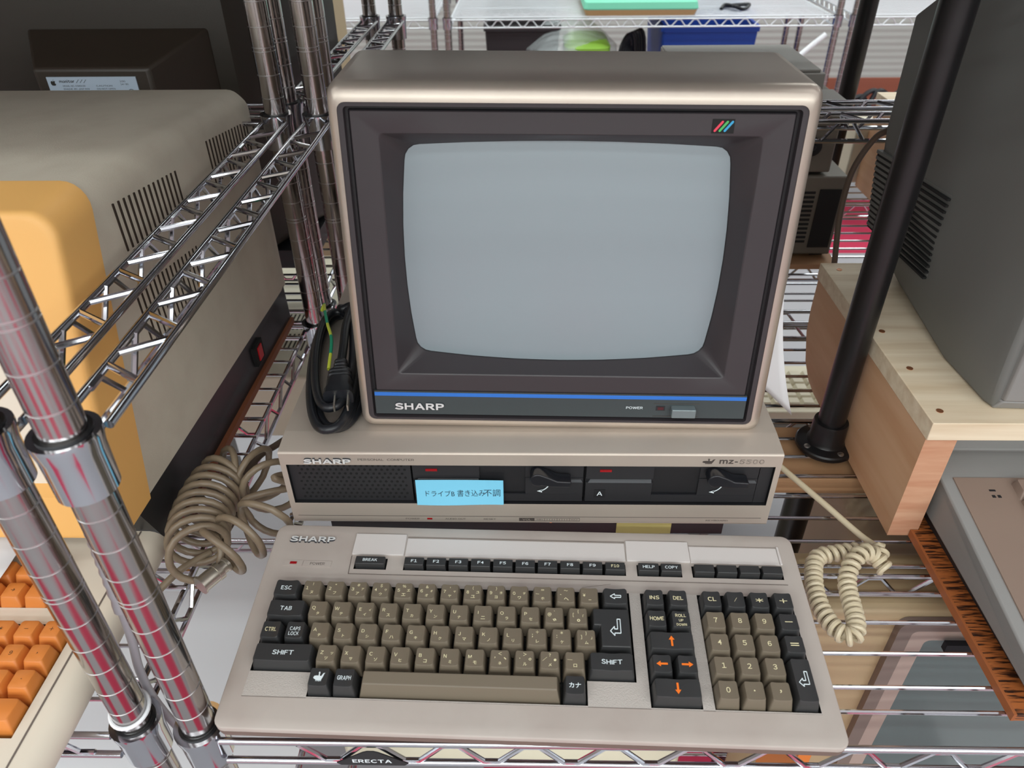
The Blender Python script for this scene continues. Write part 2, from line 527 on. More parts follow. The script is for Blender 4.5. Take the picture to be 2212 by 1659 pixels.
def struct(name, mb, m):
    me = mb.build(name, m)
    o = bpy.data.objects.new(name, me)
    col.objects.link(o)
    o['kind'] = 'structure'
    return o
struct('floor', MB().box(RX0, RX1, RY0, RY1, FLOOR - 0.1, FLOOR), floor_material())
struct('ceiling', MB().box(RX0, RX1, RY0, RY1, RZ1, RZ1 + 0.1), CEILM)
struct('wall_back', MB().box(RX0, RX1, RY1, RY1 + 0.1, FLOOR, RZ1), slat_wall_material())
struct('wall_front', MB().box(RX0, RX1, RY0 - 0.1, RY0, FLOOR, RZ1), WALLF)
struct('wall_left', MB().box(RX0 - 0.1, RX0, RY0, RY1, FLOOR, RZ1), WALLM)
struct('wall_right', MB().box(RX1, RX1 + 0.1, RY0, RY1, FLOOR, RZ1), WALLM)

# ================================================================ wire shelving
PR = 0.0127
def post_mesh(top=1.05):
    prof, mats = [(PR * 0.96, 0.0), (PR, 0.002)], [0]
    z = 0.85 + 0.0039 - 0.0254 * 33
    k = -33
    def groove(zz):
        for r, dz, m in ((PR, -0.0007, 0), (PR - 0.0005, -0.0004, 1), (PR - 0.0005, 0.0004, 1), (PR, 0.0007, 1)):
            prof.append((r, zz + dz)); mats.append(m)
    while z < top + 0.85 - 0.02:
        if z > 0.01:
            groove(z)
            if (k - 6) % 8 == 0: groove(z + 0.004)
        z += 0.0254; k += 1
    prof.append((PR, top + 0.85)); mats.append(0)
    mb = MB().lathe(prof, n=28, mats=mats + [0])
    return mb.build('post', [STEEL, GROOVE], angle=22)
POST_ME = post_mesh()
def collar_mesh():
    mb = MB()
    mb.lathe([(0.0150, 0.0), (0.0190, 0.0), (0.0190, -0.003), (0.0176, -0.012), (0.0170, -0.040), (0.0150, -0.040)], n=28, cap0=False, cap1=False)
    mb.lathe([(0.0128, 0.0012), (0.0149, 0.0012), (0.0149, -0.0405), (0.0128, -0.0405)], n=28, mat=1, cap0=False, cap1=False)
    return mb.build('collar', [CHROME, BLACKGAP])
COLLAR_ME = collar_mesh()
def zigzag(mb, A, B, off, pitch, r, n=6, phase=0.0):
    """zigzag wire between the line A-B and the same line shifted by off"""
    A, B, off = Vector(A), Vector(B), Vector(off)
    L = (B - A).length
    d = (B - A) / L
    pts, s, k = [], phase, 0
    while s < L:
        base = A + d * s + (off if k % 2 else Vector((0, 0, 0)))
        e = pitch * 0.10
        if s > e: pts.append(base - d * e)
        pts.append(base + d * e)
        s += pitch / 2; k += 1
    mb.tube(pts, r, n)
def shelf_tier(x0, x1, y0, y1, z, wire_y, pitch, braces, wires=True, zp=0.061):
    mb = MB()
    R = 0.0029
    for yy in (y0 - 0.0090, y1 + 0.0090):
        mb.rod((x0 + 0.017, yy, z - 0.0045), (x1 - 0.017, yy, z - 0.0045), R, 10)
        mb.rod((x0 + 0.017, yy, z - 0.0315), (x1 - 0.017, yy, z - 0.0315), R, 10)
        zigzag(mb, (x0 + 0.0695, yy, z - 0.0075), (x1 - 0.03, yy, z - 0.0075), (0, 0, -0.021), zp, 0.0022, 8)
    for xx in (x0 + 0.0125, x1 - 0.0125):
        mb.rod((xx, y0 + 0.015, z - 0.0045), (xx, y1 - 0.015, z - 0.0045), R, 8)
        mb.rod((xx, y0 + 0.015, z - 0.0315), (xx, y1 - 0.015, z - 0.0315), R, 8)
        zigzag(mb, (xx, y0 + 0.03, z - 0.0075), (xx, y1 - 0.03, z - 0.0075), (0, 0, -0.021), zp, 0.0022, 6)
    for yy in braces:
        mb.rod((x0 + 0.0125, yy, z - 0.0062), (x1 - 0.0125, yy, z - 0.0062), 0.0024, 8)
        mb.rod((x0 + 0.0125, yy, z - 0.0315), (x1 - 0.0125, yy, z - 0.0315), 0.0024, 8)
        zigzag(mb, (x0 + 0.02, yy, z - 0.0085), (x1 - 0.03, yy, z - 0.0085), (0, 0, -0.021), zp, 0.0020, 6)
    yy = wire_y
    mb.rod((x0 + 0.012, y0 + 0.0190, z - 0.0019), (x1 - 0.012, y0 + 0.0190, z - 0.0019), 0.0019, 8)
    while yy < y1 + 0.002:
        mb.rod((x0 + 0.010, yy, z - 0.0019), (x1 - 0.010, yy, z - 0.0019), 0.0019, 8)
        yy += pitch
    return mb
def side_truss(mb, a, b, across, z):
    """flat zigzag between two rods, and a third rod hung below them"""
    a, b, across = Vector(a), Vector(b), Vector(across)
    R = 0.0029
    for s in (-1, 1):
        mb.rod(a + across * s, b + across * s, R, 10)
    zigzag(mb, a + across, b + across, across * -2, 0.0625, 0.0025, 8, 0.035)
    dn = Vector((0, 0, -0.024))
    d = (b - a).normalized()
    mb.rod(a + dn + d * 0.01 - across * 0.8, b + dn - d * 0.01 - across * 0.8, R, 8)
    zigzag(mb, a + across * -0.85 + d * 0.02, b + across * -0.85 - d * 0.02, dn, 0.0625, 0.0022, 6, 0.02)
def wire_unit(label, x0, x1, y0, y1, tiers=(0.0,), frame=None, fz=0.284, wire_y=-0.1451, pitch=0.0307, braces=(), posts=None, plaque=None, wm=None):
    t = thing('wire_shelving_unit', label, 'shelving', ((x0 + x1) / 2, (y0 + y1) / 2, FLOOR), group='chrome wire shelving units')
    for (px, py) in (posts or ((x0, y0), (x0, y1), (x1, y0), (x1, y1))):
        o = bpy.data.objects.new('post', POST_ME)
        col.objects.link(o); o.parent = t
        o.location = (px - (x0 + x1) / 2, py - (y0 + y1) / 2, 0)
        zs = list(tiers) + ([fz + 0.005] if frame else [])
        for z in zs:
            c = bpy.data.objects.new('collar', COLLAR_ME)
            col.objects.link(c); c.parent = o
            c.location = (0, 0, z + 0.003 - FLOOR)
    for z in tiers:
        s = part('wire_shelf', shelf_tier(x0, x1, y0, y1, z, wire_y, pitch, braces), t, [wm or CHROME])
        if plaque and z == 0.0: plaque(s, z)
    if frame:
        mb = MB()
        if 'l' in frame: side_truss(mb, (x0, y0 + 0.016, fz), (x0, y1 - 0.016, fz), (0.0145, 0, 0), fz)
        if 'r' in frame: side_truss(mb, (x1, y0 + 0.016, fz), (x1, y1 - 0.016, fz), (0.0145, 0, 0), fz)
        if 'b' in frame: side_truss(mb, (x0 + 0.016, y1, fz), (x1 - 0.016, y1, fz), (0, 0.0145, 0), fz)
        if 'f' in frame: side_truss(mb, (x0 + 0.016, y0, fz), (x1 - 0.016, y0, fz), (0, 0.0145, 0), fz)
        part('side_frame', mb, t, [CHROME])
    return t
def name_plaque(shelf, z):
    y = -0.1950
    mb = MB()
    yy = y - 0.0035
    mb.prism([(-0.0275, -0.0055), (-0.0245, -0.0085), (0.0245, -0.0085), (0.0275, -0.0055), (0.0060, 0.0095), (0.0025, 0.0110), (-0.0025, 0.0110), (-0.0060, 0.0095)], (0.0625, yy, z - 0.0185), (1, 0, 0), (0, 0, 1), 0.0008, 0, (0, -1, 0))
    put_text(mb, 'ERECTA', (0.0625, yy - 0.00085, z - 0.0210), (1, 0, 0), (0, 0, 1), 0.0048, 0.0300, 1, 0.03)
    part('name_plaque', mb, shelf, [BLACKGAP, LEG_WHITE], label='black trapezoid name plaque')
U_MAIN = wire_unit('chrome wire shelving unit holding the beige keyboard and the big dark-framed monitor', -0.069, 1.135, -0.185, 0.410, tiers=(0.0, -0.45), frame='lb', fz=0.2815,
                   braces=(-0.030, 0.20), plaque=name_plaque)
U_LEFT = wire_unit('chrome wire shelving unit holding the cream computer with an orange bezel', -1.30, -0.1195, -0.182, 0.410, tiers=(0.0, -0.45), frame='rb', fz=0.2815, braces=(-0.030, 0.20))
U_REAR = wire_unit('chrome wire shelving unit behind the monitor, holding stacked dark taupe drive boxes', -0.070, 1.135, 0.460, 1.050, tiers=(0.0,), frame='lf', fz=0.2815,
                   wire_y=0.500, braces=(0.60, 0.86))
U_REAR2 = wire_unit('chrome wire shelving unit holding the big dark brown monitor seen from behind', -1.30, -0.1195, 0.460, 1.050, tiers=(0.0,), frame='rf', fz=0.2815, wire_y=0.500, braces=(0.60, 0.86))
U_FAR = wire_unit('chrome wire rack farthest back with a mint green tray on its shelf', -0.125, 1.325, 2.565, 3.15, tiers=(0.030, -0.40), wire_y=2.600, pitch=0.0254, braces=(2.80,), wm=CHROME_LIT)
U_FAR2 = wire_unit('chrome wire rack at the back, partly hidden behind the leftmost rear poles', -1.60, -0.178, 2.565, 3.15, tiers=(0.030, -0.40), wire_y=2.600, pitch=0.0254, wm=CHROME_LIT)
U_FAR3 = wire_unit('chrome wire rack at the back, behind the two black pipes', 1.385, 2.85, 2.565, 3.15, tiers=(0.030, -0.40), wire_y=2.600, pitch=0.0254, wm=CHROME_LIT)

# unseen upper shelves with boards, added to shade the machines below and darken reflections
def shade_shelf(unit, x0, x1, y0, y1, z, yl, lx1=None):
    part('wire_shelf', shelf_tier(x0, x1, y0, y1, z, y0 + 0.04, 0.0307, ()), unit, [CHROME])
    part('shade_board', MB().box(x0 + 0.02, lx1 or x1 - 0.02, yl, y1 - 0.02, z, z + 0.009), unit, [BROWN])
shade_shelf(U_MAIN, -0.069, 1.135, -0.185, 0.410, 0.575, -0.03, 0.45)
shade_shelf(U_LEFT, -1.30, -0.1195, -0.182, 0.410, 0.70, 0.0)
shade_shelf(U_REAR2, -1.30, -0.1195, 0.460, 1.050, 0.78, 0.48)
shade_shelf(U_REAR, -0.070, 1.135, 0.460, 1.050, 0.50, 0.475, 0.72)  # added low so the monitor top reflects its dark underside

# ================================================================ the keyboard in front
PT = 0.01905
KO, KU, KV, KN = Vector((0.0019, -0.0909, 0.0450)), Vector((0.99975, -0.02246, 0)), Vector((0.02235, 0.99458, 0.10156)), Vector((-0.00228, -0.10153, 0.99483))
def K(u, v, w=0.0): return tuple(KO + KU * u + KV * v + KN * w)
kb = thing('computer_keyboard', 'beige keyboard with taupe and charcoal keys lying in front of the computer', 'keyboard', (0.182, -0.12, 0.0), (0, 0, -0.02247))
U0, U1, V0, V1 = -0.0495, 0.4095, -0.1115, 0.0730
CW = -0.0100
# wells for the key groups
ex = 0.0006
rows_lo = -3.5 * PT - ex
holes = [(-1.78 * PT, 13.78 * PT, rows_lo, 0.5 * PT + ex),
         (0.0144, 0.2252, -4.5 * PT - ex, rows_lo),
         (0.2716, 0.3096, -4.5 * PT - ex, 0.5 * PT + ex),
         (0.3184, 0.3952, -4.5 * PT - ex, 0.5 * PT + ex)]
mb = MB()
fholes = [(0.0274, 0.0556, 0.0272, 0.0385), (0.0704, 0.2616, 0.0272, 0.0385), (0.2712, 0.3092, 0.0272, 0.0385), (0.3180, 0.3944, 0.0272, 0.0385)]
inset = 0.0085
holed_plate(mb, U0 + inset, U1 - inset, V0 + inset, V1 - inset, [(-0.0344, 0.3956, -0.0872, 0.0104)] + fholes + [(-1.78 * PT, -0.0344, rows_lo, 0.5 * PT + ex)], 0.0078, K, 0, 1, 1, CW)
def clampring(pts):
    return [(min(max(a, U0 + inset), U1 - inset), min(max(b, V0 + inset), V1 - inset)) for a, b in pts]
o0 = rrect(U0 + 0.0012, U1 - 0.0012, V0 + 0.0012, V1 - 0.0012, 0.0075, 5, 6)
o1 = rrect(U0, U1, V0, V1, 0.0085, 5, 6)
def zfl(p, z):       # straight down to a world height
    q = K(p[0], p[1], CW)
    return (q[0], q[1], z)
o2 = rrect(U0 + 0.0012, U1 - 0.0012, V0 + 0.0012, V1 - 0.0012, 0.0080, 5, 6)
rings = [[K(a, b, CW) for a, b in clampring(o0)], [K(a, b, CW) for a, b in o0], [K(a, b, CW - 0.0004) for a, b in rrect(U0 + 0.0004, U1 - 0.0004, V0 + 0.0004, V1 - 0.0004, 0.0083, 5, 6)],
         [K(a, b, CW - 0.0012) for a, b in o1], [K(a, b, CW - 0.0050) for a, b in o1], [K(a, b, CW - 0.0052) for a, b in o2]]
mb.loft(rings, 0)
# upper plate around the key groups with a leathery grain
holed_plate(mb, -0.0344, 0.3956, -0.0872, 0.0104, holes, 0.0082, K, 2, 1, 1, CW + 0.0003)
part('case', mb, kb, [CASE, WELL, CASE_TEX])
mb = MB()
o3 = rrect(U0 + 0.0012, U1 - 0.0012, V0 + 0.0012, V1 - 0.0012, 0.0080, 5, 6)
mb.loft([[K(a, b, CW - 0.0052) for a, b in o3], [K(a, b, CW - 0.0058) for a, b in o3], [K(a, b, CW - 0.0060) for a, b in o1],
         [K(a, b, CW - 0.0125) for a, b in rrect(U0 + 0.0006, U1 - 0.0006, V0 + 0.0006, V1 - 0.0006, 0.008, 5, 6)],
         [zfl(p, 0.0035) for p in rrect(U0 + 0.004, U1 - 0.004, V0 + 0.006, V1 - 0.004, 0.008, 5, 6)]], 0, True, False, True)
part('lower_case', mb, kb, [UNDER], label='brownish lower half of the case')
mb = MB()
for u in (0.0, 0.36):
    for v in (-0.09, 0.05):
        q = K(u, v, 0)
        mb.lathe([(0.006, 0.0), (0.006, 0.005)], (q[0], q[1], 0.0), 14)
part('rubber_foot', mb, kb, [BASEBLK])
# label strip above the function keys
def kslab(u0, u1, v0, v1, w0, w1, m, b=0.0004, name='label_panel'):
    mb = MB().hexa([K(u0, v0, w0), K(u1, v0, w0), K(u1, v1, w0), K(u0, v1, w0)], [K(u0, v0, w1), K(u1, v0, w1), K(u1, v1, w1), K(u0, v1, w1)])
    return part(name, mb, kb, [m], b, label='pale grey blank panel' if name == 'label_panel' else None)
kslab(0.0235, 0.0690, 0.0418, 0.0638, CW - 0.001, CW + 0.0016, PANEL)
kslab(0.0700, 0.2622, 0.0418, 0.0606, CW - 0.001, CW + 0.0004, PANEL)
kslab(0.2632, 0.3176, 0.0418, 0.0628, CW - 0.001, CW + 0.0016, PANEL)
kslab(0.3182, 0.3940, 0.0418, 0.0590, CW - 0.001, CW + 0.0004, PANEL)
kslab(0.3942, 0.3962, 0.0418, 0.0604, CW - 0.001, CW + 0.0012, PANEL)
mb = MB()
def kline(u0, v0, u1, v1, t=0.00035, m=0):
    a, b = K(u0, v0, CW + 0.00015), K(u1, v1, CW + 0.00015)
    mb.tube([a, b], t, 6, m)
kline(0.0240, 0.0222, 0.3962, 0.0222)
kline(0.0240, 0.0222, 0.0235, 0.0405)
kline(0.0700, 0.0614, 0.2622, 0.0614, 0.0002); kline(0.0700, 0.0622, 0.2622, 0.0622, 0.0002)
kline(0.3182, 0.0598, 0.394, 0.0598, 0.0002)
kline(-0.0344, -0.0872, 0.0144, -0.0872, 0.0003); kline(0.2252, -0.0872, 0.2716, -0.0872, 0.0003); kline(0.3096, -0.0872, 0.3184, -0.0872, 0.0003)
kline(0.2240, 0.0146, 0.2480, 0.0186, 0.0001)
part('seam_line', mb, kb, [SEAM])
mb = MB()
kp = lambda u, v, w=CW: K(u, v, w)
put_text(mb, 'SHARP', K(-0.0150, 0.0560, CW), KU, KV, 0.0056, 0.0403, 0, 0.035, 0.0014)
put_text(mb, 'SHARP', K(-0.0146, 0.0564, CW + 0.0012), KU, KV, 0.0054, 0.0402, 1, 0.03, 0.0008)
part('raised_lettering', mb, kb, [SHADOWBLK, CHROME_LET])
mb = MB()
mb.hexa([K(-0.0350, 0.0290, CW), K(-0.0182, 0.0290, CW), K(-0.0176, 0.0346, CW), K(-0.0344, 0.0346, CW)], [K(-0.0350, 0.0290, CW + 0.0004), K(-0.0182, 0.0290, CW + 0.0004), K(-0.0176, 0.0346, CW + 0.0004), K(-0.0344, 0.0346, CW + 0.0004)], 0)
mb.hexa([K(-0.0290, 0.0306, CW), K(-0.0232, 0.0306, CW), K(-0.0230, 0.0328, CW), K(-0.0288, 0.0328, CW)], [K(-0.0290, 0.0306, CW + 0.0009), K(-0.0232, 0.0306, CW + 0.0009), K(-0.0230, 0.0328, CW + 0.0009), K(-0.0288, 0.0328, CW + 0.0009)], 1)
part('power_lamp', mb, kb, [CASE, REDLED], label='red power lamp in a small plate')
mb = MB()
mb.hexa([K(-0.0176, 0.0284, CW), K(0.0070, 0.0284, CW), K(0.0076, 0.0342, CW), K(-0.0170, 0.0342, CW)], [K(-0.0176, 0.0284, CW + 0.0005), K(0.0070, 0.0284, CW + 0.0005), K(0.0076, 0.0342, CW + 0.0005), K(-0.0170, 0.0342, CW + 0.0005)], 0)
put_text(mb, 'POWER', K(-0.0048, 0.0313, CW + 0.0006), KU, KV, 0.0026, 0.0128, 1)
part('lamp_label', mb, kb, [CASE, PRINT_DK])

def keycap(u, v, wu=1.0, dark=False, legends=(), leg=None, name='keycap', hv=1.0, dish=0.0009, flat=False, label=None):
    mb = MB()
    hu, hb = wu * PT / 2 - 0.00055, hv * PT / 2 - 0.00055
    tu = hu - 0.00235
    v0t, v1t = -hb + 0.0034, hb - 0.0010
    cv = -0.0006
    def dz(du): return dish * min(1.0, (du / 0.0067) ** 2) if not flat and abs(tu) < 0.02 else (dish * (du / tu) ** 2 * 0.8 if not flat else 0.0)
    def ring(x0, x1, y0, y1, r, w, wd=False):
        return [K(u + a, v + cv + b, w + (dz(a) if wd else 0)) for a, b in rrect(x0, x1, y0, y1, r, 3, 8)]
    R = [ring(-hu, hu, -hb, hb, 0.0012, -0.0150),
         ring(-hu, hu, -hb, hb, 0.0012, -0.0138),
         ring(-tu - 0.0005, tu + 0.0005, v0t - 0.0006, v1t + 0.0003, 0.0020, -0.0009, True),
         ring(-tu - 0.0002, tu + 0.0002, v0t - 0.0002, v1t + 0.0001, 0.0018, -0.0003, True),
         ring(-tu, tu, v0t, v1t, 0.0016, 0.0, True)]
    vc = (v0t + v1t) / 2
    vh = (v1t - v0t) / 2
    for s in (0.75, 0.45, 0.15):
        R.append(ring(-tu * s, tu * s, vc - vh * s, vc + vh * s, 0.0016 * s, 0.0, True))
    mb.loft(R, 0, True, True, True)
    for L in legends:
        s, du, dv, h = L[:4]
        w = L[4] if len(L) > 4 and L[4] else None
        cap = L[5] if len(L) > 5 else None
        put_text(mb, s, K(u + du, v + dv, 0.00025), KU, KV, h, w, 1, 0.020 if dark else 0.014, 0, 'c', cap, 0.0, 0.0, lambda q, du=du: dz(du + q))
    ml = leg or (LEG_WHITE if dark else LEG_CREAM)
    return part(name, mb, kb, [CHARCOAL if dark else TAUPE, ml], label=label or ('charcoal keycap' if dark else None), angle=50)
CAPH = 0.73
def letters(main, kana=None, top=None, right=None, num=False):
    L = [(main, -0.0036, 0.0012, 0.0027, None, CAPH if not num else CAPH)]
    if num: L = [(main, -0.0040, 0.0006, 0.0027, None, CAPH)]
    if kana: L.append((kana, 0.0004, -0.0032, 0.0026))
    if top: L.append((top, 0.0002, 0.0046, 0.0024, None, CAPH))
    if right: L.append((right, 0.0042, 0.0006, 0.0021))
    return L
ROW = [(0.0, 0.0), (0.5012 * PT, -PT), (0.8009 * PT, -2 * PT), (1.3158 * PT, -3 * PT), (0, -4 * PT)]
for i, (a, k, t, r) in enumerate([('1', 'ヌ', '!', None), ('2', 'フ', '"', None), ('3', 'ア', '#', 'ァ'), ('4', 'ウ', '$', 'ゥ'), ('5', 'エ', '%', 'ェ'), ('6', 'オ', '&', 'ォ'),
                                  ('7', 'ヤ', "'", 'ャ'), ('8', 'ユ', '(', 'ュ'), ('9', 'ヨ', ')', 'ョ'), ('0', 'ワ', None, 'ヲ'), ('-', 'ホ', '=', None), ('^', 'ヘ', '~', None), ('¥', None, None, None)]):
    L = letters(a, k, t, r, True)
    if a == '¥': L.append(('ー', 0.0006, -0.0034, 0.0005, 0.0022))
    keycap(i * PT, 0, legends=L)
for i, (a, k, t, r) in enumerate([('Q', 'タ', None, None), ('W', 'テ', None, None), ('E', 'イ', None, 'ィ'), ('R', 'ス', None, None), ('T', 'カ', None, None), ('Y', 'ン', None, None), ('U', 'ナ', None, None),
                                  ('I', 'ニ', None, None), ('O', 'ラ', None, None), ('P', 'セ', None, None), ('@', '゛', '`', None), ('[', '゜', '{', '「')]):
    keycap(ROW[1][0] + i * PT, ROW[1][1], legends=letters(a, k, t, r))
for i, (a, k, t, r) in enumerate([('A', 'チ', None, None), ('S', 'ト', None, None), ('D', 'シ', None, None), ('F', 'ハ', None, None), ('G', 'キ', None, None), ('H', 'ク', None, None), ('J', 'マ', None, None),
                                  ('K', 'ノ', None, None), ('L', 'リ', None, None), (';', 'レ', '+', None), (':', 'ケ', '*', None), (']', 'ム', '}', '」')]):
    keycap(ROW[2][0] + i * PT, ROW[2][1], legends=letters(a, k, t, r))
for i, (a, k, t, r) in enumerate([('Z', 'ツ', None, 'ッ'), ('X', 'サ', None, None), ('C', 'ソ', None, None), ('V', 'ヒ', None, None), ('B', 'コ', None, None), ('N', 'ミ', None, None), ('M', 'モ', None, None),
                                  (',', 'ネ', '<', '、'), ('.', 'ル', '>', '。'), ('/', 'メ', '?', '・'), ('_', 'ロ', None, None)]):
    keycap(ROW[3][0] + i * PT, ROW[3][1], legends=letters(a, k, t, r))
def dk(s, u, v, wu=1.0, h=0.0036, w=0.0085, du=0, dv=0.0004, hv=1.0, leg=None):
    keycap(u, v, wu, True, [(s, du, dv, h, w)] if s else [], leg, hv=hv)
dk('ESC', -1.125 * PT, 0, 1.25, 0.0038, 0.0088)
o = keycap(13.125 * PT, 0, 1.25, True)
mb = MB()
P = [Vector(K(13.125 * PT + a * 0.0086, 0.0004 + b * 0.0052, 0.0005)) for a, b in [(0.5, -0.18), (0.5, 0.18), (-0.08, 0.18), (-0.08, 0.44), (-0.5, 0.0), (-0.08, -0.44), (-0.08, -0.18)]]
for i in range(7): mb.tube([P[i], P[(i + 1) % 7]], 0.00036, 6)
part('arrow_legend', mb, o, [LEG_WHITE])
dk('TAB', ROW[1][0] - 1.375 * PT, -PT, 1.75, 0.0037, 0.0096)
dk('CTRL', -1.25 * PT, -2 * PT, 1.0, 0.0036, 0.0090, 0, 0.0006, leg=LEG_CREAM)
keycap(-0.235 * PT, -2 * PT, 1.0, True, [('CAPS', 0, 0.0016, 0.0032, 0.0084), ('LOCK', -0.0003, -0.0026, 0.0032, 0.0082)])
dk('SHIFT', -0.47 * PT, -3 * PT, 2.56, 0.0038, 0.0165)
dk('SHIFT', 12.79 * PT, -3 * PT, 1.95, 0.0038, 0.0158)
dk('GRAPH', 0.0428, -4 * PT, 1.02, 0.0034, 0.0104)
dk('カナ', 0.2154, -4 * PT, 1.0, 0.0040, 0.0088)
# bird emblem: body, neck, tail feathers, legs
BIRD = [(-0.5, -0.10), (-0.42, 0.08), (-0.2, 0.12), (-0.06, 0.10), (-0.05, 0.34), (-0.10, 0.38), (-0.02, 0.50), (0.06, 0.42), (0.05, 0.12), (0.20, 0.06), (0.34, 0.34), (0.5, 0.40), (0.44, 0.28),
        (0.40, 0.10), (0.34, -0.10), (0.28, -0.24), (0.26, -0.44), (0.20, -0.30), (0.16, -0.46), (0.10, -0.30), (0.04, -0.48), (-0.02, -0.30), (-0.10, -0.46), (-0.14, -0.28), (-0.22, -0.44), (-0.26, -0.26), (-0.40, -0.20)]
o = keycap(0.0236, -4 * PT, 1.02, True)
mb = MB()
q = K(0.0236, -4 * PT + 0.0006, 0.0003)
mb.prism([(a * 0.0082, b * 0.0082) for a, b in BIRD], q, KU, KV, 0.0002, 0)
part('emblem', mb, o, [LEG_WHITE], label='white bird emblem')
# space bar
mb = MB()
su0, su1 = 0.0536, 0.2052
vb0, vb1, vt0, vt1 = -4 * PT - 0.0092, -4 * PT + 0.0078, -4 * PT - 0.0032, -4 * PT + 0.0066
mb.hexa([K(su0, vb0, -0.0145), K(su1, vb0, -0.0145), K(su1, vb1, -0.0145), K(su0, vb1, -0.0145)],
        [K(su0 + 0.003, vt0, -0.0006), K(su1 - 0.003, vt0, -0.0006), K(su1 - 0.003, vt1, 0.0006), K(su0 + 0.003, vt1, 0.0006)])
part('space_bar', mb, kb, [TAUPE], 0.0008, 3)
# L-shaped return key
xl, xr, xm = 12.03 * PT, 13.74 * PT, 12.30 * PT
yt, ym, yb = -0.52 * PT, -1.52 * PT, -2.48 * PT
poly_b = [(xm, yb), (xr, yb), (xr, yt), (xl, yt), (xl, ym), (xm, ym)]
poly_t = [(xm + 0.0028, yb + 0.0034), (xr - 0.0024, yb + 0.0034), (xr - 0.0024, yt - 0.0012), (xl + 0.0022, yt - 0.0012), (xl + 0.0022, ym + 0.0036), (xm + 0.0028, ym + 0.0036)]
mb = MB().hexa([K(a, b, -0.0145) for a, b in poly_b], [K(a, b, 0.0) for a, b in poly_t])
ret = part('keycap', mb, kb, [CHARCOAL], 0.0008, 3, label='charcoal L-shaped return keycap')
def bent_arrow(u, v, h, w, t, parent):
    mb = MB()
    o = [(0.16, 0.5), (0.46, 0.5), (0.46, -0.40), (-0.14, -0.40), (-0.14, -0.56), (-0.55, -0.27), (-0.14, 0.02), (-0.14, -0.14), (0.16, -0.14)]
    n = len(o)
    P = [Vector(K(u + a * w, v + b * h, 0.0004)) for a, b in o]
    for i in range(n): mb.tube([P[i], P[(i + 1) % n]], t, 6)
    part('arrow_legend', mb, parent, [LEG_WHITE])
bent_arrow(13.05 * PT, -1.42 * PT, 0.0135, 0.0080, 0.00042, ret)
# cursor block
dk('INS', 14.78 * PT, 0, 1.0, 0.0034, 0.0078, leg=LEG_CREAM); dk('DEL', 15.78 * PT, 0, 1.0, 0.0034, 0.0080, leg=LEG_CREAM)
dk('HOME', 14.78 * PT, -PT, 1.0, 0.0034, 0.0110, 0.0, leg=LEG_CREAM)
keycap(15.78 * PT, -PT, 1.0, True, [('ROLL', 0, 0.0036, 0.0028, 0.0084), ('UP', 0, -0.0006, 0.0022, 0.0036), ('DOWN', 0, -0.0044, 0.0022, 0.0080)], LEG_CREAM)
def arrow_key(u, v, wu, ang):
    o = keycap(u, v, wu, True)
    mb = MB()
    a = [(-0.5, -0.09), (0.12, -0.09), (0.12, -0.26), (0.5, 0), (0.12, 0.26), (0.12, 0.09), (-0.5, 0.09)]
    c, s = math.cos(ang), math.sin(ang)
    mb.prism([((p * c - q * s) * 0.0086, (p * s + q * c) * 0.0086) for p, q in a], K(u, v + 0.0004, 0.0003), KU, KV, 0.0002)
    part('arrow_legend', mb, o, [LEG_ORANGE], label='orange arrow')
arrow_key(15.28 * PT, -2 * PT, 2.0, PI / 2)
arrow_key(14.78 * PT, -3 * PT, 1.0, PI)
arrow_key(15.78 * PT, -3 * PT, 1.0, 0)
arrow_key(15.28 * PT, -4 * PT, 2.0, -PI / 2)
# number pad
NP = 17.21 * PT
for i, s in enumerate(['CL', '/', '*', '+']):
    keycap(NP + i * PT, 0, 1.0, True, [(s, 0, 0.0004, 0.0038, 0.0066 if s == 'CL' else (0.0062 if s in '*+' else 0.0026))], LEG_CREAM)
for r, rw in enumerate(['789', '456', '123', '0.,']):
    for i, s in enumerate(rw):
        big = s in '.,'
        keycap(NP + i * PT, -(r + 1) * PT, 1.0, False, [(s, 0, 0.0006, 0.0012 if s == '.' else (0.0026 if big else 0.0042), None)])
keycap(NP + 3 * PT, -PT, 1.0, True, [('-', 0, 0.0006, 0.0007, 0.0060)], LEG_CREAM)
keycap(NP + 3 * PT, -2 * PT, 1.0, True, [('=', 0, 0.0004, 0.0026, 0.0064)], LEG_CREAM)
o = keycap(NP + 3 * PT, -3.5 * PT, 1.0, True, hv=2.0)
bent_arrow(NP + 3 * PT, -3.42 * PT, 0.0110, 0.0072, 0.00036, o)
# function keys
def fkey(u, hw, s=None, w=0.006):
    mb = MB()
    mb.hexa([K(u - hw, 0.0279, -0.0175), K(u + hw, 0.0279, -0.0175), K(u + hw, 0.0378, -0.0175), K(u - hw, 0.0378, -0.0175)],
            [K(u - hw + 0.0005, 0.0296, -0.0050), K(u + hw - 0.0005, 0.0296, -0.0050), K(u + hw - 0.0004, 0.0374, -0.0050), K(u - hw + 0.0004, 0.0374, -0.0050)])
    k = part('function_keycap', mb, kb, [CHARCOAL], 0.0005, 2, label='low charcoal function keycap')
    if s:
        mb = MB()
        put_text(mb, s, K(u, 0.0336, -0.00485), KU, KV, 0.0028, w, 0, 0.02)
        part('legend', mb, k, [LEG_WHITE if s != 'F10' else LEG_CREAM])
fkey(0.0415, 0.0131, 'BREAK', 0.0126)
for i in range(10): fkey(0.0797 + i * 0.01918, 0.0087, 'F%d' % (i + 1), 0.0052 if i < 9 else 0.0066)
fkey(0.2808, 0.0090, 'HELP', 0.0100); fkey(0.2999, 0.0090, 'COPY', 0.0108)
for i in range(4): fkey(0.3278 + i * 0.0190, 0.0087)

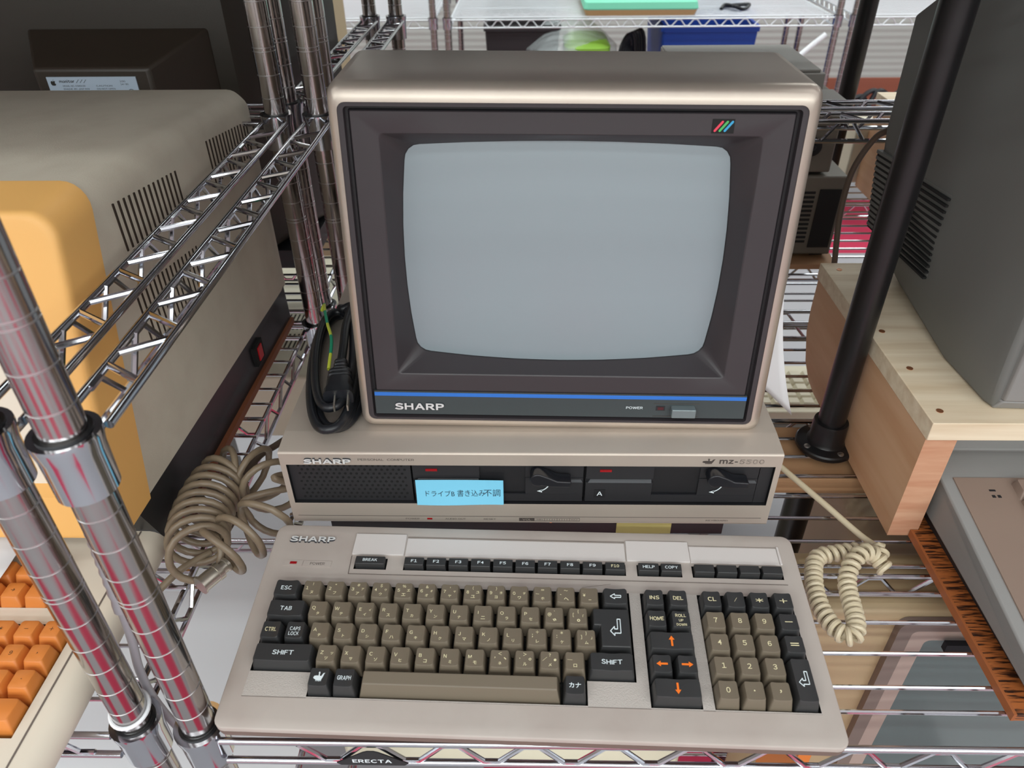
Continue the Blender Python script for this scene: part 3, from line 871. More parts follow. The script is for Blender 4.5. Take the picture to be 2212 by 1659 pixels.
# ================================================================ the desktop computer
MX0, MX1 = -0.0388, 0.4015
pc = thing('desktop_computer', 'flat champagne desktop computer with two floppy drives, under the big monitor', 'computer', (0.1813, 0.19, 0.0))
ZB, ZT, PD = 0.0288, 0.1172, 0.385
prof = [(0.0, 0.0312), (0.0006, 0.0296), (0.0020, ZB), (PD, ZB), (PD, ZT), (0.0275, ZT), (0.0262, ZT - 0.0001), (0.0250, ZT - 0.0004), (0.0022, 0.1148), (0.0010, 0.1143), (0.0003, 0.1136), (0.0, 0.1128)]
mb = MB()
n = len(prof)
va = [(MX0, y, z) for y, z in prof] + [(MX1, y, z) for y, z in prof]
fa = [(i, (i + 1) % n, n + (i + 1) % n, n + i) for i in range(n - 1)]
mb.add(va, fa, 0, True)
mb.add(va, [tuple(range(n))[::-1], tuple(range(n, 2 * n))], 0, False)
FX0, FX1, FZ0, FZ1 = -0.0338, 0.3966, 0.0540, 0.1006
G = lambda u, v, w: (u, -w, v)
holed_plate(mb, MX0, MX1, 0.0312, 0.1128, [(FX0, FX1, FZ0, FZ1)], 0.010, G, 0, 1, 1, 0.0)
part('case', mb, pc, [CHAMP, DARKPL], angle=30)
mb = MB().box(MX0 + 0.03, MX1 - 0.035, 0.012, PD - 0.03, 0.004, ZB + 0.0005)
part('base', mb, pc, [BASEBLK], label='dark recessed base')
mb = MB()
for x in (0.0, 0.362):
    for y in (0.03, 0.34):
        mb.lathe([(0.010, 0), (0.010, 0.0045)], (x, y, 0), 16)
part('rubber_foot', mb, pc, [BASEBLK])
# speaker grille: nine staggered rows of perforations
mb = MB().box(-0.0334, 0.0756, 0.0035, 0.009, 0.0545, 0.1002)
for r in range(9):
    for k in range(19):
        x = -0.0245 + k * 0.00512 + (0.00256 if r % 2 else 0)
        z = 0.0968 - r * 0.00475
        if x < 0.0705: mb.lathe([(0.00125, 0.0), (0.00125, 0.0003)], (0, 0, 0), 8, 1, Matrix.Translation((x, 0.0036, z)) @ Matrix.Rotation(PI / 2, 4, 'X'))
part('speaker_grille', mb, pc, [BLACKPL, mat('perforation_black', (6, 6, 7), 0.9)])
def drive(x, letter):
    mb = MB()
    y = 0.0022
    mb.box(x, x + 0.1526, y + 0.0025, 0.009, 0.0552, 0.0998, 1)
    mb.box(x + 0.0004, x + 0.0600, y, y + 0.003, 0.0838, 0.0992, 0)            # block above the slot
    mb.box(x + 0.0004, x + 0.0600, y + 0.0006, y + 0.003, 0.0556, 0.0788, 0)  # face below the slot
    mb.hexa([(x + 0.0022, y, 0.0788), (x + 0.0590, y, 0.0788), (x + 0.0590, y + 0.004, 0.0788), (x + 0.0022, y + 0.004, 0.0788)],
            [(x + 0.0050, y + 0.003, 0.0815), (x + 0.0590, y + 0.003, 0.0815), (x + 0.0590, y + 0.004, 0.0815), (x + 0.0050, y + 0.004, 0.0815)], 2)
    mb.box(x + 0.0600, x + 0.1526, y + 0.0004, y + 0.003, 0.0556, 0.0640, 0)
    mb.box(x + 0.1010, x + 0.1526, y + 0.0006, y + 0.003, 0.0640, 0.0838, 0)
    mb.box(x + 0.0600, x + 0.1526, y, y + 0.003, 0.0972, 0.0992, 0)
    mb.box(x + 0.1010, x + 0.1526, y + 0.0012, y + 0.003, 0.0838, 0.0972, 0)
    mb.box(x + 0.0604, x + 0.1006, y + 0.0052, y + 0.0058, 0.0640, 0.0890, 3)    # bottom of the finger notch
    mb.box(x + 0.0604, x + 0.1006, y + 0.0006, y + 0.0012, 0.0636, 0.0650, 3)
    mb.hexa([(x + 0.1408, y - 0.0005, 0.0795), (x + 0.1522, y - 0.0005, 0.0795), (x + 0.1522, y + 0.003, 0.0795), (x + 0.1408, y + 0.003, 0.0795)],
            [(x + 0.1408, y + 0.001, 0.0830), (x + 0.1500, y + 0.001, 0.0830), (x + 0.1500, y + 0.003, 0.0830), (x + 0.1408, y + 0.003, 0.0830)], 2)
    d = part('floppy_drive', mb, pc, [BLACKPL, DARKPL, SLOTLIP, GLOSSBLK], label='black half-height floppy drive')
    mb = MB().box(x + 0.0122, x + 0.0226, y - 0.0008, y + 0.002, 0.0924, 0.0948)
    part('indicator_lamp', mb, d, [REDLED])
    # lever: round hub with an arm that steps down to the side
    hub = [(x + 0.1120 + 0.0072 * math.cos(a), 0.0925 + 0.0068 * math.sin(a)) for a in [PI * 0.42 + k * (PI * 1.24) / 12 for k in range(13)]]
    arm = [(x + 0.1160, 0.0864), (x + 0.1240, 0.0848), (x + 0.1410, 0.0846), (x + 0.1412, 0.0906), (x + 0.1290, 0.0914), (x + 0.1215, 0.0955)]
    mb = MB().prism([(p[0], p[1]) for p in hub + arm], (0, -0.0105, 0), (1, 0, 0), (0, 0, 1), 0.0120, 0, (0, 1, 0))
    part('eject_lever', mb, d, [GLOSSBLK], 0.0011, 3, label='glossy black eject lever')
    mb = MB()
    cx, cz, rr = x + 0.1110, 0.0800, 0.0118
    arc = [(cx + rr * math.cos(a), y - 0.0002, cz + rr * math.sin(a)) for a in [-0.05 - k * 1.2 / 10 for k in range(11)]]
    for a, b in zip(arc, arc[1:]):
        ta = Vector(b) - Vector(a); nn = Vector((ta.z, 0, -ta.x)).normalized() * 0.00055
        mb.add([Vector(a) + nn, Vector(b) + nn, Vector(b) - nn, Vector(a) - nn], [(0, 1, 2, 3)])
    e = arc[-1]
    mb.add([(e[0] - 0.0034, e[1], e[2] - 0.0004), (e[0] + 0.0012, e[1], e[2] + 0.0016), (e[0] + 0.0014, e[1], e[2] - 0.0020)], [(0, 1, 2)])
    part('arrow_mark', mb, d, [LEG_WHITE])
    if letter:
        mb = MB().box(x + 0.0085, x + 0.0184, y + 0.0002, y + 0.001, 0.0606, 0.0702, 0)
        put_text(mb, letter, (x + 0.0134, y + 0.0001, 0.0654), (1, 0, 0), (0, 0, 1), 0.0050, 0.0050, 1, 0.01)
        part('drive_letter', mb, d, [DARKPL, LEG_WHITE])
    return d
drive(0.0771, None)
drive(0.2319, 'A')
mb = MB().box(0.3852, 0.3962, 0.0035, 0.009, 0.0545, 0.1002)
part('filler_panel', mb, pc, [BLACKPL])
mb = MB()
put_text(mb, 'SHARP', (0.0038, 0.0, 0.1062), (1, 0, 0), (0, 0, 1), 0.0052, 0.0420, 0, 0.035, 0.0012)
put_text(mb, 'SHARP', (0.0038, -0.0010, 0.1059), (1, 0, 0), (0, 0, 1), 0.0050, 0.0418, 1, 0.03, 0.0010)
part('raised_lettering', mb, pc, [SHADOWBLK, CHROME_LET])
mb = MB()
yy = -0.00015
def ptext(s, x0, x1, z, h, b=0.0): put_text(mb, s, ((x0 + x1) / 2, yy, z), (1, 0, 0), (0, 0, 1), h, x1 - x0, 0, b)
ptext('PERSONAL  COMPUTER', 0.0309, 0.0805, 0.1070, 0.0024)
ptext('POWER', 0.0666, 0.0795, 0.0344, 0.0018); ptext('AUDIO OUT', 0.1035, 0.1227, 0.0344, 0.0018); ptext('RESET', 0.1395, 0.1508, 0.0344, 0.0018); ptext('KEYBOARD', 0.3450, 0.3652, 0.0344, 0.0018)
ptext('mz', 0.3468, 0.3590, 0.1066, 0.0046, 0.035)
ptext('-', 0.3600, 0.3626, 0.1064, 0.0011, 0.02)
# outlined model digits: dark shape with a paint-coloured core
put_text(mb, '5500', (0.3748, yy, 0.1066), (1, 0, 0), (0, 0, 1), 0.0050, 0.0212, 0, 0.030)
put_text(mb, '5500', (0.3748, yy - 0.0001, 0.1066), (1, 0, 0), (0, 0, 1), 0.0044, 0.0204, 1, 0.0)
mb.prism([(a * 0.0110, b * 0.0068) for a, b in BIRD], (0.3375, 0.0, 0.1067), (1, 0, 0), (0, 0, 1), 0.0002, 0, (0, -1, 0))
mb.box(-0.0337, 0.3950, yy, 0.0005, 0.0376, 0.0380, 0)
mb.box(0.1723, 0.1866, yy, 0.0005, 0.0322, 0.0362, 0)
for z in (0.0323, 0.0361): mb.box(0.1866, 0.2285, yy, 0.0005, z - 0.0001, z + 0.0002, 0)
mb.box(0.2282, 0.2285, yy, 0.0005, 0.0323, 0.0361, 0)
put_text(mb, 'VOL', (0.1795, yy - 0.0001, 0.0342), (1, 0, 0), (0, 0, 1), 0.0022, 0.0080, 1)
ptext('MIN', 0.1888, 0.1942, 0.0342, 0.0014); ptext('MAX', 0.2205, 0.2268, 0.0342, 0.0014)
for k in range(11): mb.box(0.1958 + k * 0.0023, 0.1962 + k * 0.0023, yy, 0.0005, 0.0333 if k % 5 else 0.0330, 0.0349 if k % 5 else 0.0354, 0)
part('printed_legend', mb, pc, [PRINT_DK, CHAMP])
mb = MB().box(0.0866, 0.0914, -0.0004, 0.001, 0.0336, 0.0354)
part('power_lamp', mb, pc, [REDLED])
mb = MB().box(0.2010, 0.2030, 0.004, 0.010, 0.0255, 0.0295)
part('volume_slider', mb, pc, [LEG_ORANGE])

# blue note stuck over drive B
mb = MB()
P = []
for j in range(7):
    t = j / 6
    row = []
    for i in range(13):
        s = i / 12
        x = 0.0794 + s * 0.0789
        z = 0.0834 - t * 0.0288 + 0.0004 * math.sin(3 * s)
        y = -0.0004 - 0.0022 * t * t - 0.0008 * t * math.sin(s * 5)
        row.append((x, y, z))
    P.append(row)
mb.grid(P, 0)
tx = MB()
put_text(tx, 'ドライブB', (0.1010, 0, 0.0682), (1, 0, 0), (0, 0, 1), 0.0066, 0.0262, 1, -0.004)
put_text(tx, '書き込み', (0.1290, 0, 0.0684), (1, 0, 0), (0, 0, 1), 0.0076, 0.0250, 1, -0.004)
put_text(tx, '不調', (0.1480, 0, 0.0686), (1, 0, 0), (0, 0, 1), 0.0084, 0.0150, 1, -0.004)
def note_y(x, z):
    s = (x - 0.0794) / 0.0789; t = (0.0834 - z) / 0.0288
    return -0.0004 - 0.0022 * t * t - 0.0008 * t * math.sin(s * 5) - 0.0002
mb.add([(p[0], note_y(p[0], p[2]), p[2]) for p in tx.v], tx.f, 1)
solo('sticky_note', mb, [NOTE, INK], 'pale blue handwritten note stuck on the front of the flat computer', 'note', (0.12, -0.001, 0.055))
mb = MB().box(0.2650, 0.3170, 0.0108, 0.0114, 0.0050, 0.0270)
solo('sticky_note', mb, [YELLOW], 'yellow sticky note under the front edge of the flat computer', 'note', (0.29, 0.011, 0.005))

# ================================================================ the big monitor on the flat computer
mon = thing('crt_monitor', 'champagne CRT monitor with a dark bezel and blank grey screen', 'monitor', (0.209, 0.20, 0.1172))
MW, MH = 0.3495, 0.2860
_lean, _roll, _yaw = math.radians(5.975), math.radians(-0.65), math.radians(-0.2)
_u = Vector((math.cos(_yaw), math.sin(_yaw), 0)); _b = Vector((-math.sin(_yaw), math.cos(_yaw), 0))
_v = Vector((0, 0, 1)) * math.cos(_lean) + _b * math.sin(_lean)
MU = _u * math.cos(_roll) + _v * math.sin(_roll)
MV = -_u * math.sin(_roll) + _v * math.cos(_roll)
MN = MU.cross(MV)
MO = Vector((0.0341, 0.0288, 0.1212))
def F(u, v, w=0.0): return tuple(MO + MU * u + MV * v + MN * w)
RI = (0.0047, 0.0070, 0.0080, 0.0100)      # rim width: left, right, bottom, top
def rim(k, r):
    e = 1 - k      # the outer outline swells past the face corners where the edge rolls over
    return rrect(RI[0] * k - 0.0036 * e, MW - RI[1] * k + 0.0036 * e, RI[2] * k - 0.0022 * e, MH - RI[3] * k + 0.0042 * e, r, 4, 6)
mb = MB()
rings = [[F(a, b, -0.006) for a, b in rim(1.0, 0.006)], [F(a, b, 0) for a, b in rim(1.0, 0.006)]]
for k in range(1, 9):
    a = (PI / 2) * k / 8
    rings.append([F(p, q, -0.011 * (1 - math.cos(a))) for p, q in rim(1 - math.sin(a), 0.006 + 0.005 * math.sin(a))])
def back(Y, sx, z0, z1, r=0.010):
    w = MW / 2
    cx = MO.x + w
    return [(cx + (p - w) * sx, Y, z0 + (q / MH) * (z1 - z0)) for p, q in rrect(0, MW, 0, MH, r, 4, 6)]
def straight(Y):
    out = []
    for p, q in rim(0.0, 0.011):
        f = Vector(F(p, q, -0.011))
        t = (q / MH)
        out.append((f.x, Y, f.z + (Y - f.y) * (-0.0 * t)))
    return out
rings.append(straight(0.164))
rings.append([(x, y + 0.003, z - 0.002) if z > 0.3 else (x, y + 0.003, z) for x, y, z in straight(0.164)])
rings.append(back(0.29, 0.84, 0.130, 0.350, 0.02))
rings.append(back(0.375, 0.60, 0.150, 0.300, 0.02))
mb.loft(rings, 0, True, False, True)
part('cabinet', mb, mon, [CHAMP_DARK], angle=50)
mb = MB().box(0.060, 0.360, 0.062, 0.330, 0.1172, 0.1265)
part('base', mb, mon, [BASEBLK], label='dark recessed base')
# bezel: outer moulding, groove, flat panel, sloping surround of the screen
def rr(x0, x1, y0, y1, r, b=0.0): return rrect(x0, x1, y0, y1, r, 4, 6, b)
SU, SV, SHU, SHV = 0.1728, 0.1525, 0.1275, 0.0905
def glass(u, v):
    a, b = (u - SU) / SHU, (v - SV) / SHV
    return -0.0285 + 0.0125 * (1 - 0.60 * a * a - 0.40 * b * b)
mb = MB()
L, R_, B_, T_ = RI[0], MW - RI[1], RI[2], MH - RI[3]
R = [[F(a, b, -0.0008) for a, b in rr(L, R_, B_, T_, 0.006)],
     [F(a, b, -0.0008) for a, b in rr(L + 0.0042, R_ - 0.0042, B_ + 0.0020, T_ - 0.0030, 0.003)],
     [F(a, b, -0.0060) for a, b in rr(L + 0.0046, R_ - 0.0046, B_ + 0.0024, T_ - 0.0034, 0.0026)],
     [F(a, b, -0.0060) for a, b in rr(L + 0.0066, R_ - 0.0066, B_ + 0.0034, T_ - 0.0050, 0.0020)],
     [F(a, b, -0.0026) for a, b in rr(0.0130, 0.3340, 0.0370, 0.2700, 0.0012)],
     [F(a, b, -0.0020) for a, b in rr(0.0136, 0.3334, 0.0376, 0.2694, 0.0010)],
     [F(a, b, -0.0020) for a, b in rr(0.0325, 0.3140, 0.0528, 0.2545, 0.0030)],
     [F(a, b, -0.0026) for a, b in rr(0.0335, 0.3130, 0.0538, 0.2537, 0.0035)]]
inner = rr(SU - SHU + 0.001, SU + SHU - 0.001, SV - SHV + 0.001, SV + SHV - 0.001, 0.0125, 0.0045)
R.append([F(a, b, glass(a, b) + 0.0012) for a, b in inner])
R.append([F(SU + (a - SU) * 0.995, SV + (b - SV) * 0.995, glass(a, b) + 0.0004) for a, b in inner])
R.append([F(SU + (a - SU) * 0.990, SV + (b - SV) * 0.990, glass(a, b) - 0.004) for a, b in inner])
mb.loft(R, 0, True, False, False, None, [0, 0, 1, 1, 0, 0, 0, 0, 1, 1])
part('bezel', mb, mon, [BEZEL, BEZEL_DK], angle=30)
mb = MB()
P = []
for j in range(25):
    row = []
    for i in range(33):
        u = SU + (i / 32 * 2 - 1) * (SHU + 0.004)
        v = SV + (j / 24 * 2 - 1) * (SHV + 0.006)
        row.append(F(u, v, glass(u, v)))
    P.append(row)
mb.grid(P)
part('screen', mb, mon, [SCREEN])
def fbox(mb, u0, u1, v0, v1, w0, w1, m=0):
    mb.hexa([F(u0, v0, w0), F(u1, v0, w0), F(u1, v1, w0), F(u0, v1, w0)], [F(u0, v0, w1), F(u1, v0, w1), F(u1, v1, w1), F(u0, v1, w1)], m)
mb = MB()
fbox(mb, 0.0108, 0.3362, 0.0126, 0.0358, -0.006, -0.0022, 0)
fbox(mb, 0.0109, 0.3361, 0.0312, 0.0348, -0.003, -0.0018, 1)
put_text(mb, 'POWER', F(0.2395, 0.0225, -0.0021), MU, MV, 0.0025, 0.0146, 2, 0.01)
for v in (0.0142, 0.0269):
    fbox(mb, 0.2560, 0.2960, v, v + 0.0004, -0.003, -0.0017, 3)
cp = part('control_panel', mb, mon, [CTRL, BLUE, LEG_WHITE, PRINT_DK], 0.0003, 2, label='dark panel with a blue stripe')
mb = MB()
fbox(mb, 0.2585, 0.2662, 0.0203, 0.0246, -0.003, -0.0016, 0)
fbox(mb, 0.2598, 0.2649, 0.0211, 0.0238, -0.003, -0.0014, 1)
part('power_lamp', mb, cp, [BLACKPL, mat('unlit_red_lamp', (74, 30, 34), 0.3)])
mb = MB()
fbox(mb, 0.2712, 0.2922, 0.0165, 0.0250, -0.003, 0.0050, 0)
part('power_button', mb, cp, [BTN], 0.0008, 2, label='silver push button')
mb = MB()
put_text(mb, 'SHARP', F(0.0500, 0.0214, -0.0022), MU, MV, 0.0068, 0.0440, 0, 0.035, 0.0010)
put_text(mb, 'SHARP', F(0.0500, 0.0214, -0.0014), MU, MV, 0.0065, 0.0436, 1, 0.03, 0.0012)
part('raised_lettering', mb, cp, [SHADOWBLK, mat('white_silver_lettering', (226, 226, 226), 0.3, 0.3)])
mb = MB()
fbox(mb, 0.2752, 0.2910, 0.2562, 0.2660, -0.003, -0.0014, 0)
for k, m in enumerate((1, 2, 3)):
    x = 0.2782 + k * 0.0036
    a, b = Vector(F(x - 0.0010, 0.2580, -0.0012)), Vector(F(x + 0.0040, 0.2642, -0.0012))
    d = (b - a).normalized(); s = d.cross(MN).normalized() * 0.00085
    pts = [a + s, b + s] + [b + s * math.cos(t) + d * 0.00085 * math.sin(t) for t in (0.8, 1.57, 2.34)] + [b - s, a - s] + [a - s * math.cos(t) - d * 0.00085 * math.sin(t) for t in (0.8, 1.57, 2.34)]
    mb.add(pts, [tuple(range(len(pts)))[::-1]], m)
part('stripe_emblem', mb, mon, [SLOTBLK, RED_S, GREEN_S, CYAN_S], 0.0, label='black badge with red, green and blue stripes')

# sheet of paper hanging down the side of the monitor
mb = MB()
P = []
for j in range(15):
    t = j / 14
    row = []
    for i in range(7):
        s = i / 6
        lo = 0.105 + 0.055 * (1 - s)
        z = 0.215 - t * (0.215 - (0.045 + 0.062 * (1 - s)))
        x = 0.3950 + s * (0.028 + 0.016 * t) + 0.024 * t * t * s
        y = 0.145 - 0.030 * s * 0 + 0.012 * (1 - s)
        row.append((x, y, z))
    P.append(row)
mb.grid(P)
o = solo('paper_sheet', mb, [PAPER], 'white sheet of paper hanging down beside the big monitor', 'paper', (0.40, 0.145, 0.047))
m_ = o.modifiers.new('thickness', 'SOLIDIFY'); m_.thickness = 0.0003

# ================================================================ folded power cord on the flat computer
ZC = 0.1172
cord = thing('power_cord', 'coiled black power cord with its plug, lying beside the big monitor', 'cord', (-0.008, 0.11, ZC))
dirv = Vector((-0.172, 0.985, 0)).normalized(); perp = Vector((0.985, 0.172, 0)).normalized()
def loop(c, hl, hw, z, wob=0.0, a0=0.0, a1=2 * PI, n=44, tilt=0.0):
    out = []
    for k in range(n + 1):
        a = a0 + (a1 - a0) * k / n
        ca, sa = math.cos(a), math.sin(a)
        x = hw * (abs(ca) ** 0.75) * (1 if ca >= 0 else -1)
        y = hl * (abs(sa) ** 0.9) * (1 if sa >= 0 else -1)
        q = Vector((c[0], c[1], 0)) + dirv * y + perp * x
        out.append((q.x, q.y, z + wob * math.sin(2 * a + c[0] * 90) + tilt * sa))
    return out
mb = MB()
CR = 0.0042
pts = []
NT = 4.0
nn = 150
for k in range(nn + 1):
    t = k / nn
    a = PI / 2 + 2 * PI * NT * t
    turn = NT * t
    hl = 0.108 - 0.007 * math.sin(turn * 2.1) - 0.004 * turn
    hw = 0.0262 - 0.0022 * turn + 0.0015 * math.sin(turn * 3.0)
    c = Vector((-0.0090 + 0.0014 * math.sin(turn * 1.7), 0.118 + 0.006 * math.sin(turn * 1.9), 0))
    q = c + dirv * (hl * math.sin(a)) + perp * (hw * math.copysign(abs(math.cos(a)) ** 0.8, math.cos(a)))
    pts.append((q.x, q.y, ZC + 0.0045 + 0.0068 * max(0.0, turn - 0.5) * 0.80 + 0.0006 * math.sin(3 * a)))
mb.tube(catmull(pts, 2), CR, 12)
tail = catmull([pts[-1], Vector(pts[-1]) + Vector((0.004, -0.004, 0.001)), (-0.0095, 0.205, ZC + 0.027), (-0.0070, 0.165, ZC + 0.028), (-0.0012, 0.122, ZC + 0.0275), (0.0016, 0.099, ZC + 0.027)], 6)
mb.tube(tail, CR, 12)
part('cable', mb, cord, [CABLE_BLK])
mb = MB()
pa, pb = Vector((0.0018, 0.098, ZC + 0.0270)), Vector((0.0100, 0.043, ZC + 0.0250))
d = (pb - pa).normalized(); sd = Vector((d.y, -d.x, 0)); up = Vector((0, 0, 1))
def pring(t, hw, hh, r=0.3):
    c = pa.lerp(pb, t)
    return [tuple(c + sd * p + up * q) for p, q in rrect(-hw, hw, -hh, hh, min(hw, hh) * 0.6, 3, 3)]
rg = []
for t, hw, hh in [(0, .0046, .0046), (.04, .0062, .0058), (.08, .0062, .0058), (.10, .0050, .005), (.14, .0066, .006), (.18, .0066, .006), (.20, .0052, .005), (.24, .0070, .0064), (.28, .0070, .0064), (.30, .0056, .0054),
                  (.34, .0105, .0075), (.40, .0108, .0078), (.42, .0098, .0070), (.46, .0110, .0078), (.50, .0110, .0078), (.52, .0096, .0070), (.60, .0112, .0082), (.78, .0114, .0080), (.86, .0128, .0085), (1.0, .0132, .0085)]:
    rg.append(pring(t, hw, hh))
mb.loft(rg, 0, True, True, True)
part('plug', mb, cord, [CABLE_BLK], angle=30, label='black moulded plug')
mb = MB()
for s in (-1, 1):
    c0 = pb + sd * (0.0058 * s - 0.003); c1 = c0 + d * 0.0155
    ux = sd * 0.0007; uz = up * 0.0030
    mb.hexa([tuple(c0 - ux - uz), tuple(c0 + ux - uz), tuple(c0 + ux + uz), tuple(c0 - ux + uz)], [tuple(c1 - ux - uz), tuple(c1 + ux - uz), tuple(c1 + ux + uz), tuple(c1 - ux + uz)])
part('prong', mb, cord, [NICKEL])
mb = MB()
gp = catmull([(-0.0410, 0.200, ZC + 0.024), (-0.0385, 0.206, ZC + 0.029), (-0.0340, 0.190, ZC + 0.033), (-0.0235, 0.157, ZC + 0.034), (-0.0125, 0.125, ZC + 0.034), (-0.0060, 0.080, ZC + 0.031)], 12)
n = len(gp)
for k in range(0, n - 1):
    mb.tube([gp[k], gp[k + 1]], 0.0016, 8, 1 if (k // 9) % 2 else 0, False, False)
part('ground_wire', mb, cord, [WIRE_Y, WIRE_G], label='yellow and green striped ground wire')

# ================================================================ keyboard cable, curled on the shelf to the side
kc = thing('keyboard_cable', 'cream coiled keyboard cable curled on the shelf beside the beige keyboard', 'cable', (0.46, -0.05, 0.0))
lead = catmull([(0.4060, 0.150, 0.030), (0.4250, 0.120, 0.022), (0.4460, 0.090, 0.016), (0.4750, 0.046, 0.010), (0.4960, 0.012, 0.006), (0.5050, -0.004, 0.0075), (0.5068, -0.0135, 0.0130)], 8)
path = [(0.5068, -0.0135, 0.0125), (0.4990, -0.0235, 0.011), (0.4890, -0.0150, 0.011), (0.4640, -0.0170, 0.010), (0.4450, -0.0236, 0.0100), (0.4352, -0.0466, 0.0100), (0.4318, -0.0669, 0.0100), (0.4322, -0.0838, 0.0100), (0.4362, -0.0975, 0.0100),
        (0.4425, -0.1060, 0.0100), (0.4510, -0.1048, 0.0100), (0.4567, -0.0906, 0.0100), (0.4595, -0.0715, 0.0100), (0.4625, -0.0525, 0.0110), (0.4700, -0.0367, 0.0150), (0.4830, -0.0250, 0.0200), (0.4960, -0.0240, 0.0160), (0.5030, -0.0360, 0.0095)]
mb = MB()
mb.tube(lead, 0.0031, 10)
cp_ = coil_path(catmull(path, 12), 0.0058, lambda t: 0.0060 + 0.0016 * max(0, math.sin(t * 9)) ** 2, 12)
mb.tube([Vector(lead[-1])] + cp_, 0.0026, 8)
part('coiled_cord', mb, kc, [CABLE_CREAM])

# ================================================================ thick taupe coil beside the leaned computer
gc = thing('coiled_cable', 'thick taupe coiled cable heaped between the chrome poles and the flat computer', 'cable', (-0.10, 0.02, 0.0))
mb = MB()
mb.tube(catmull([(-0.0500, 0.175, 0.020), (-0.0697, 0.1444, 0.024), (-0.0880, 0.1150, 0.026), (-0.1011, 0.0922, 0.028), (-0.1085, 0.0589, 0.024), (-0.1060, 0.0300, 0.014), (-0.1120, 0.0050, 0.006)], 8), 0.0036, 10, 1)
ax = catmull([(-0.0700, 0.0300, 0.0295), (-0.0788, 0.0520, 0.0295), (-0.0960, 0.0680, 0.0295), (-0.1140, 0.0690, 0.0295), (-0.1250, 0.0555, 0.0295), (-0.1290, 0.0324, 0.0295), (-0.1290, 0.0104, 0.0295), (-0.1260, -0.0105, 0.0295), (-0.1200, -0.0290, 0.0295), (-0.1120, -0.0430, 0.0295),
              (-0.1010, -0.0440, 0.0295), (-0.0910, -0.0310, 0.0295), (-0.0800, -0.0150, 0.0295), (-0.0700, -0.0030, 0.0295), (-0.0660, 0.0180, 0.0295)], 10)
cp_ = coil_path(ax, lambda t: 0.0255, lambda t: 0.022 if t < 0.26 else (0.0118 if t < 0.64 else 0.0245), 20)
join0 = catmull([(-0.012, 0.090, 0.008), (-0.030, 0.078, 0.014), (-0.048, 0.062, 0.034), cp_[1], cp_[4]], 8)
join1 = catmull([cp_[-5], cp_[-2], (-0.046, 0.046, 0.030), (-0.030, 0.060, 0.012), (-0.012, 0.066, 0.008)], 8)
mb.tube(join0[:-1] + cp_[4:-5] + join1, 0.0034, 10, 0)
mb.tube(catmull([(-0.1180, -0.0180, 0.006), (-0.1280, -0.0300, 0.008), (-0.1380, -0.0440, 0.009), (-0.1478, -0.0595, 0.006), (-0.1560, -0.0760, 0.004)], 8), 0.0034, 10, 0)
part('coiled_cord', mb, gc, [CABLE_TAUPE, CABLE_DK])
mb = MB()
ca, cb = Vector((-0.1120, -0.0600, 0.0090)), Vector((-0.0960, -0.0340, 0.0090))
d = (cb - ca).normalized(); sd = Vector((d.y, -d.x, 0)); up = Vector((0, 0, 1))
rg = []
for t, r in [(0, .0090), (.05, .0090), (.06, .0080), (.55, .0080), (.56, .0086), (.72, .0086), (.74, .0060), (.9, .0060), (.92, .0072), (1.0, .0072)]:
    c = ca.lerp(cb, t)
    rg.append([tuple(c + sd * r * math.cos(2 * PI * k / 16) + up * r * math.sin(2 * PI * k / 16)) for k in range(16)])
mb.loft(rg, 0, True, True, True)
part('metal_plug', mb, gc, [NICKEL], angle=25, label='round nickel plug')

# ================================================================ cream computer with the orange bezel (next shelf along)
ok = thing('desktop_terminal', 'cream computer with a leaning orange bezel, standing on a brown board', 'computer', (-0.40, 0.20, 0.009))
def body_sec(y, z0, z1, xr, xl=-0.66, r=0.018):
    """section across the body at depth y (rounded top corners)"""
    pts = [(xr, y, z0), (xr, y, z1 - r - 0.004)]
    for k in range(7):
        a = k / 6 * PI / 2
        pts.append((xr - r + r * math.cos(a), y, z1 - r + r * math.sin(a)))
    pts += [(xr - r - 0.004, y, z1), (xl + r + 0.004, y, z1)]
    for k in range(7):
        a = PI / 2 + k / 6 * PI / 2
        pts.append((xl + r + r * math.cos(a), y, z1 - r + r * math.sin(a)))
    pts.append((xl, y, z1 - r - 0.004)); pts.append((xl, y, z0))
    return pts
def lean_sec(sh, z0, z1, xr, xl=-0.66, r=0.021, inset=0.0):
    """section that leans back: y grows with height"""
    out = []
    for x, y, z in body_sec(0, z0 + inset, z1 - inset, xr - inset, xl + inset, r):
        out.append((x, sh + (z - 0.07) * 0.262, z))
    return out
XR = -0.1600
mb = MB()
mb.loft([lean_sec(-0.009, 0.070, 0.334, XR - 0.002), [(x, min(y, 0.413), z) for x, y, z in body_sec(0.413, 0.055, 0.316, XR + 0.004, -0.66)],
         [(x * 0.995, 0.424, z - 0.003) for x, y, z in body_sec(0.424, 0.058, 0.312, XR + 0.003, -0.66)]], 0, True, True, True)
part('body', mb, ok, [CREAM], angle=50)
mb = MB()
mb.loft([lean_sec(-0.009, 0.068, 0.337, XR), lean_sec(-0.010, 0.068, 0.337, XR), lean_sec(-0.050, 0.066, 0.332, XR - 0.003), lean_sec(-0.0525, 0.066, 0.332, XR - 0.0033), lean_sec(-0.0550, 0.0665, 0.3315, XR - 0.0042, -0.659, 0.0205), lean_sec(-0.0567, 0.0675, 0.3305, XR - 0.0056, -0.658, 0.0200), lean_sec(-0.0577, 0.069, 0.329, XR - 0.0076, -0.656, 0.019), lean_sec(-0.058, 0.0715, 0.3265, XR - 0.0102, -0.653, 0.018), lean_sec(-0.058, 0.080, 0.319, XR - 0.020, -0.646, 0.016)], 0, True, True, False)
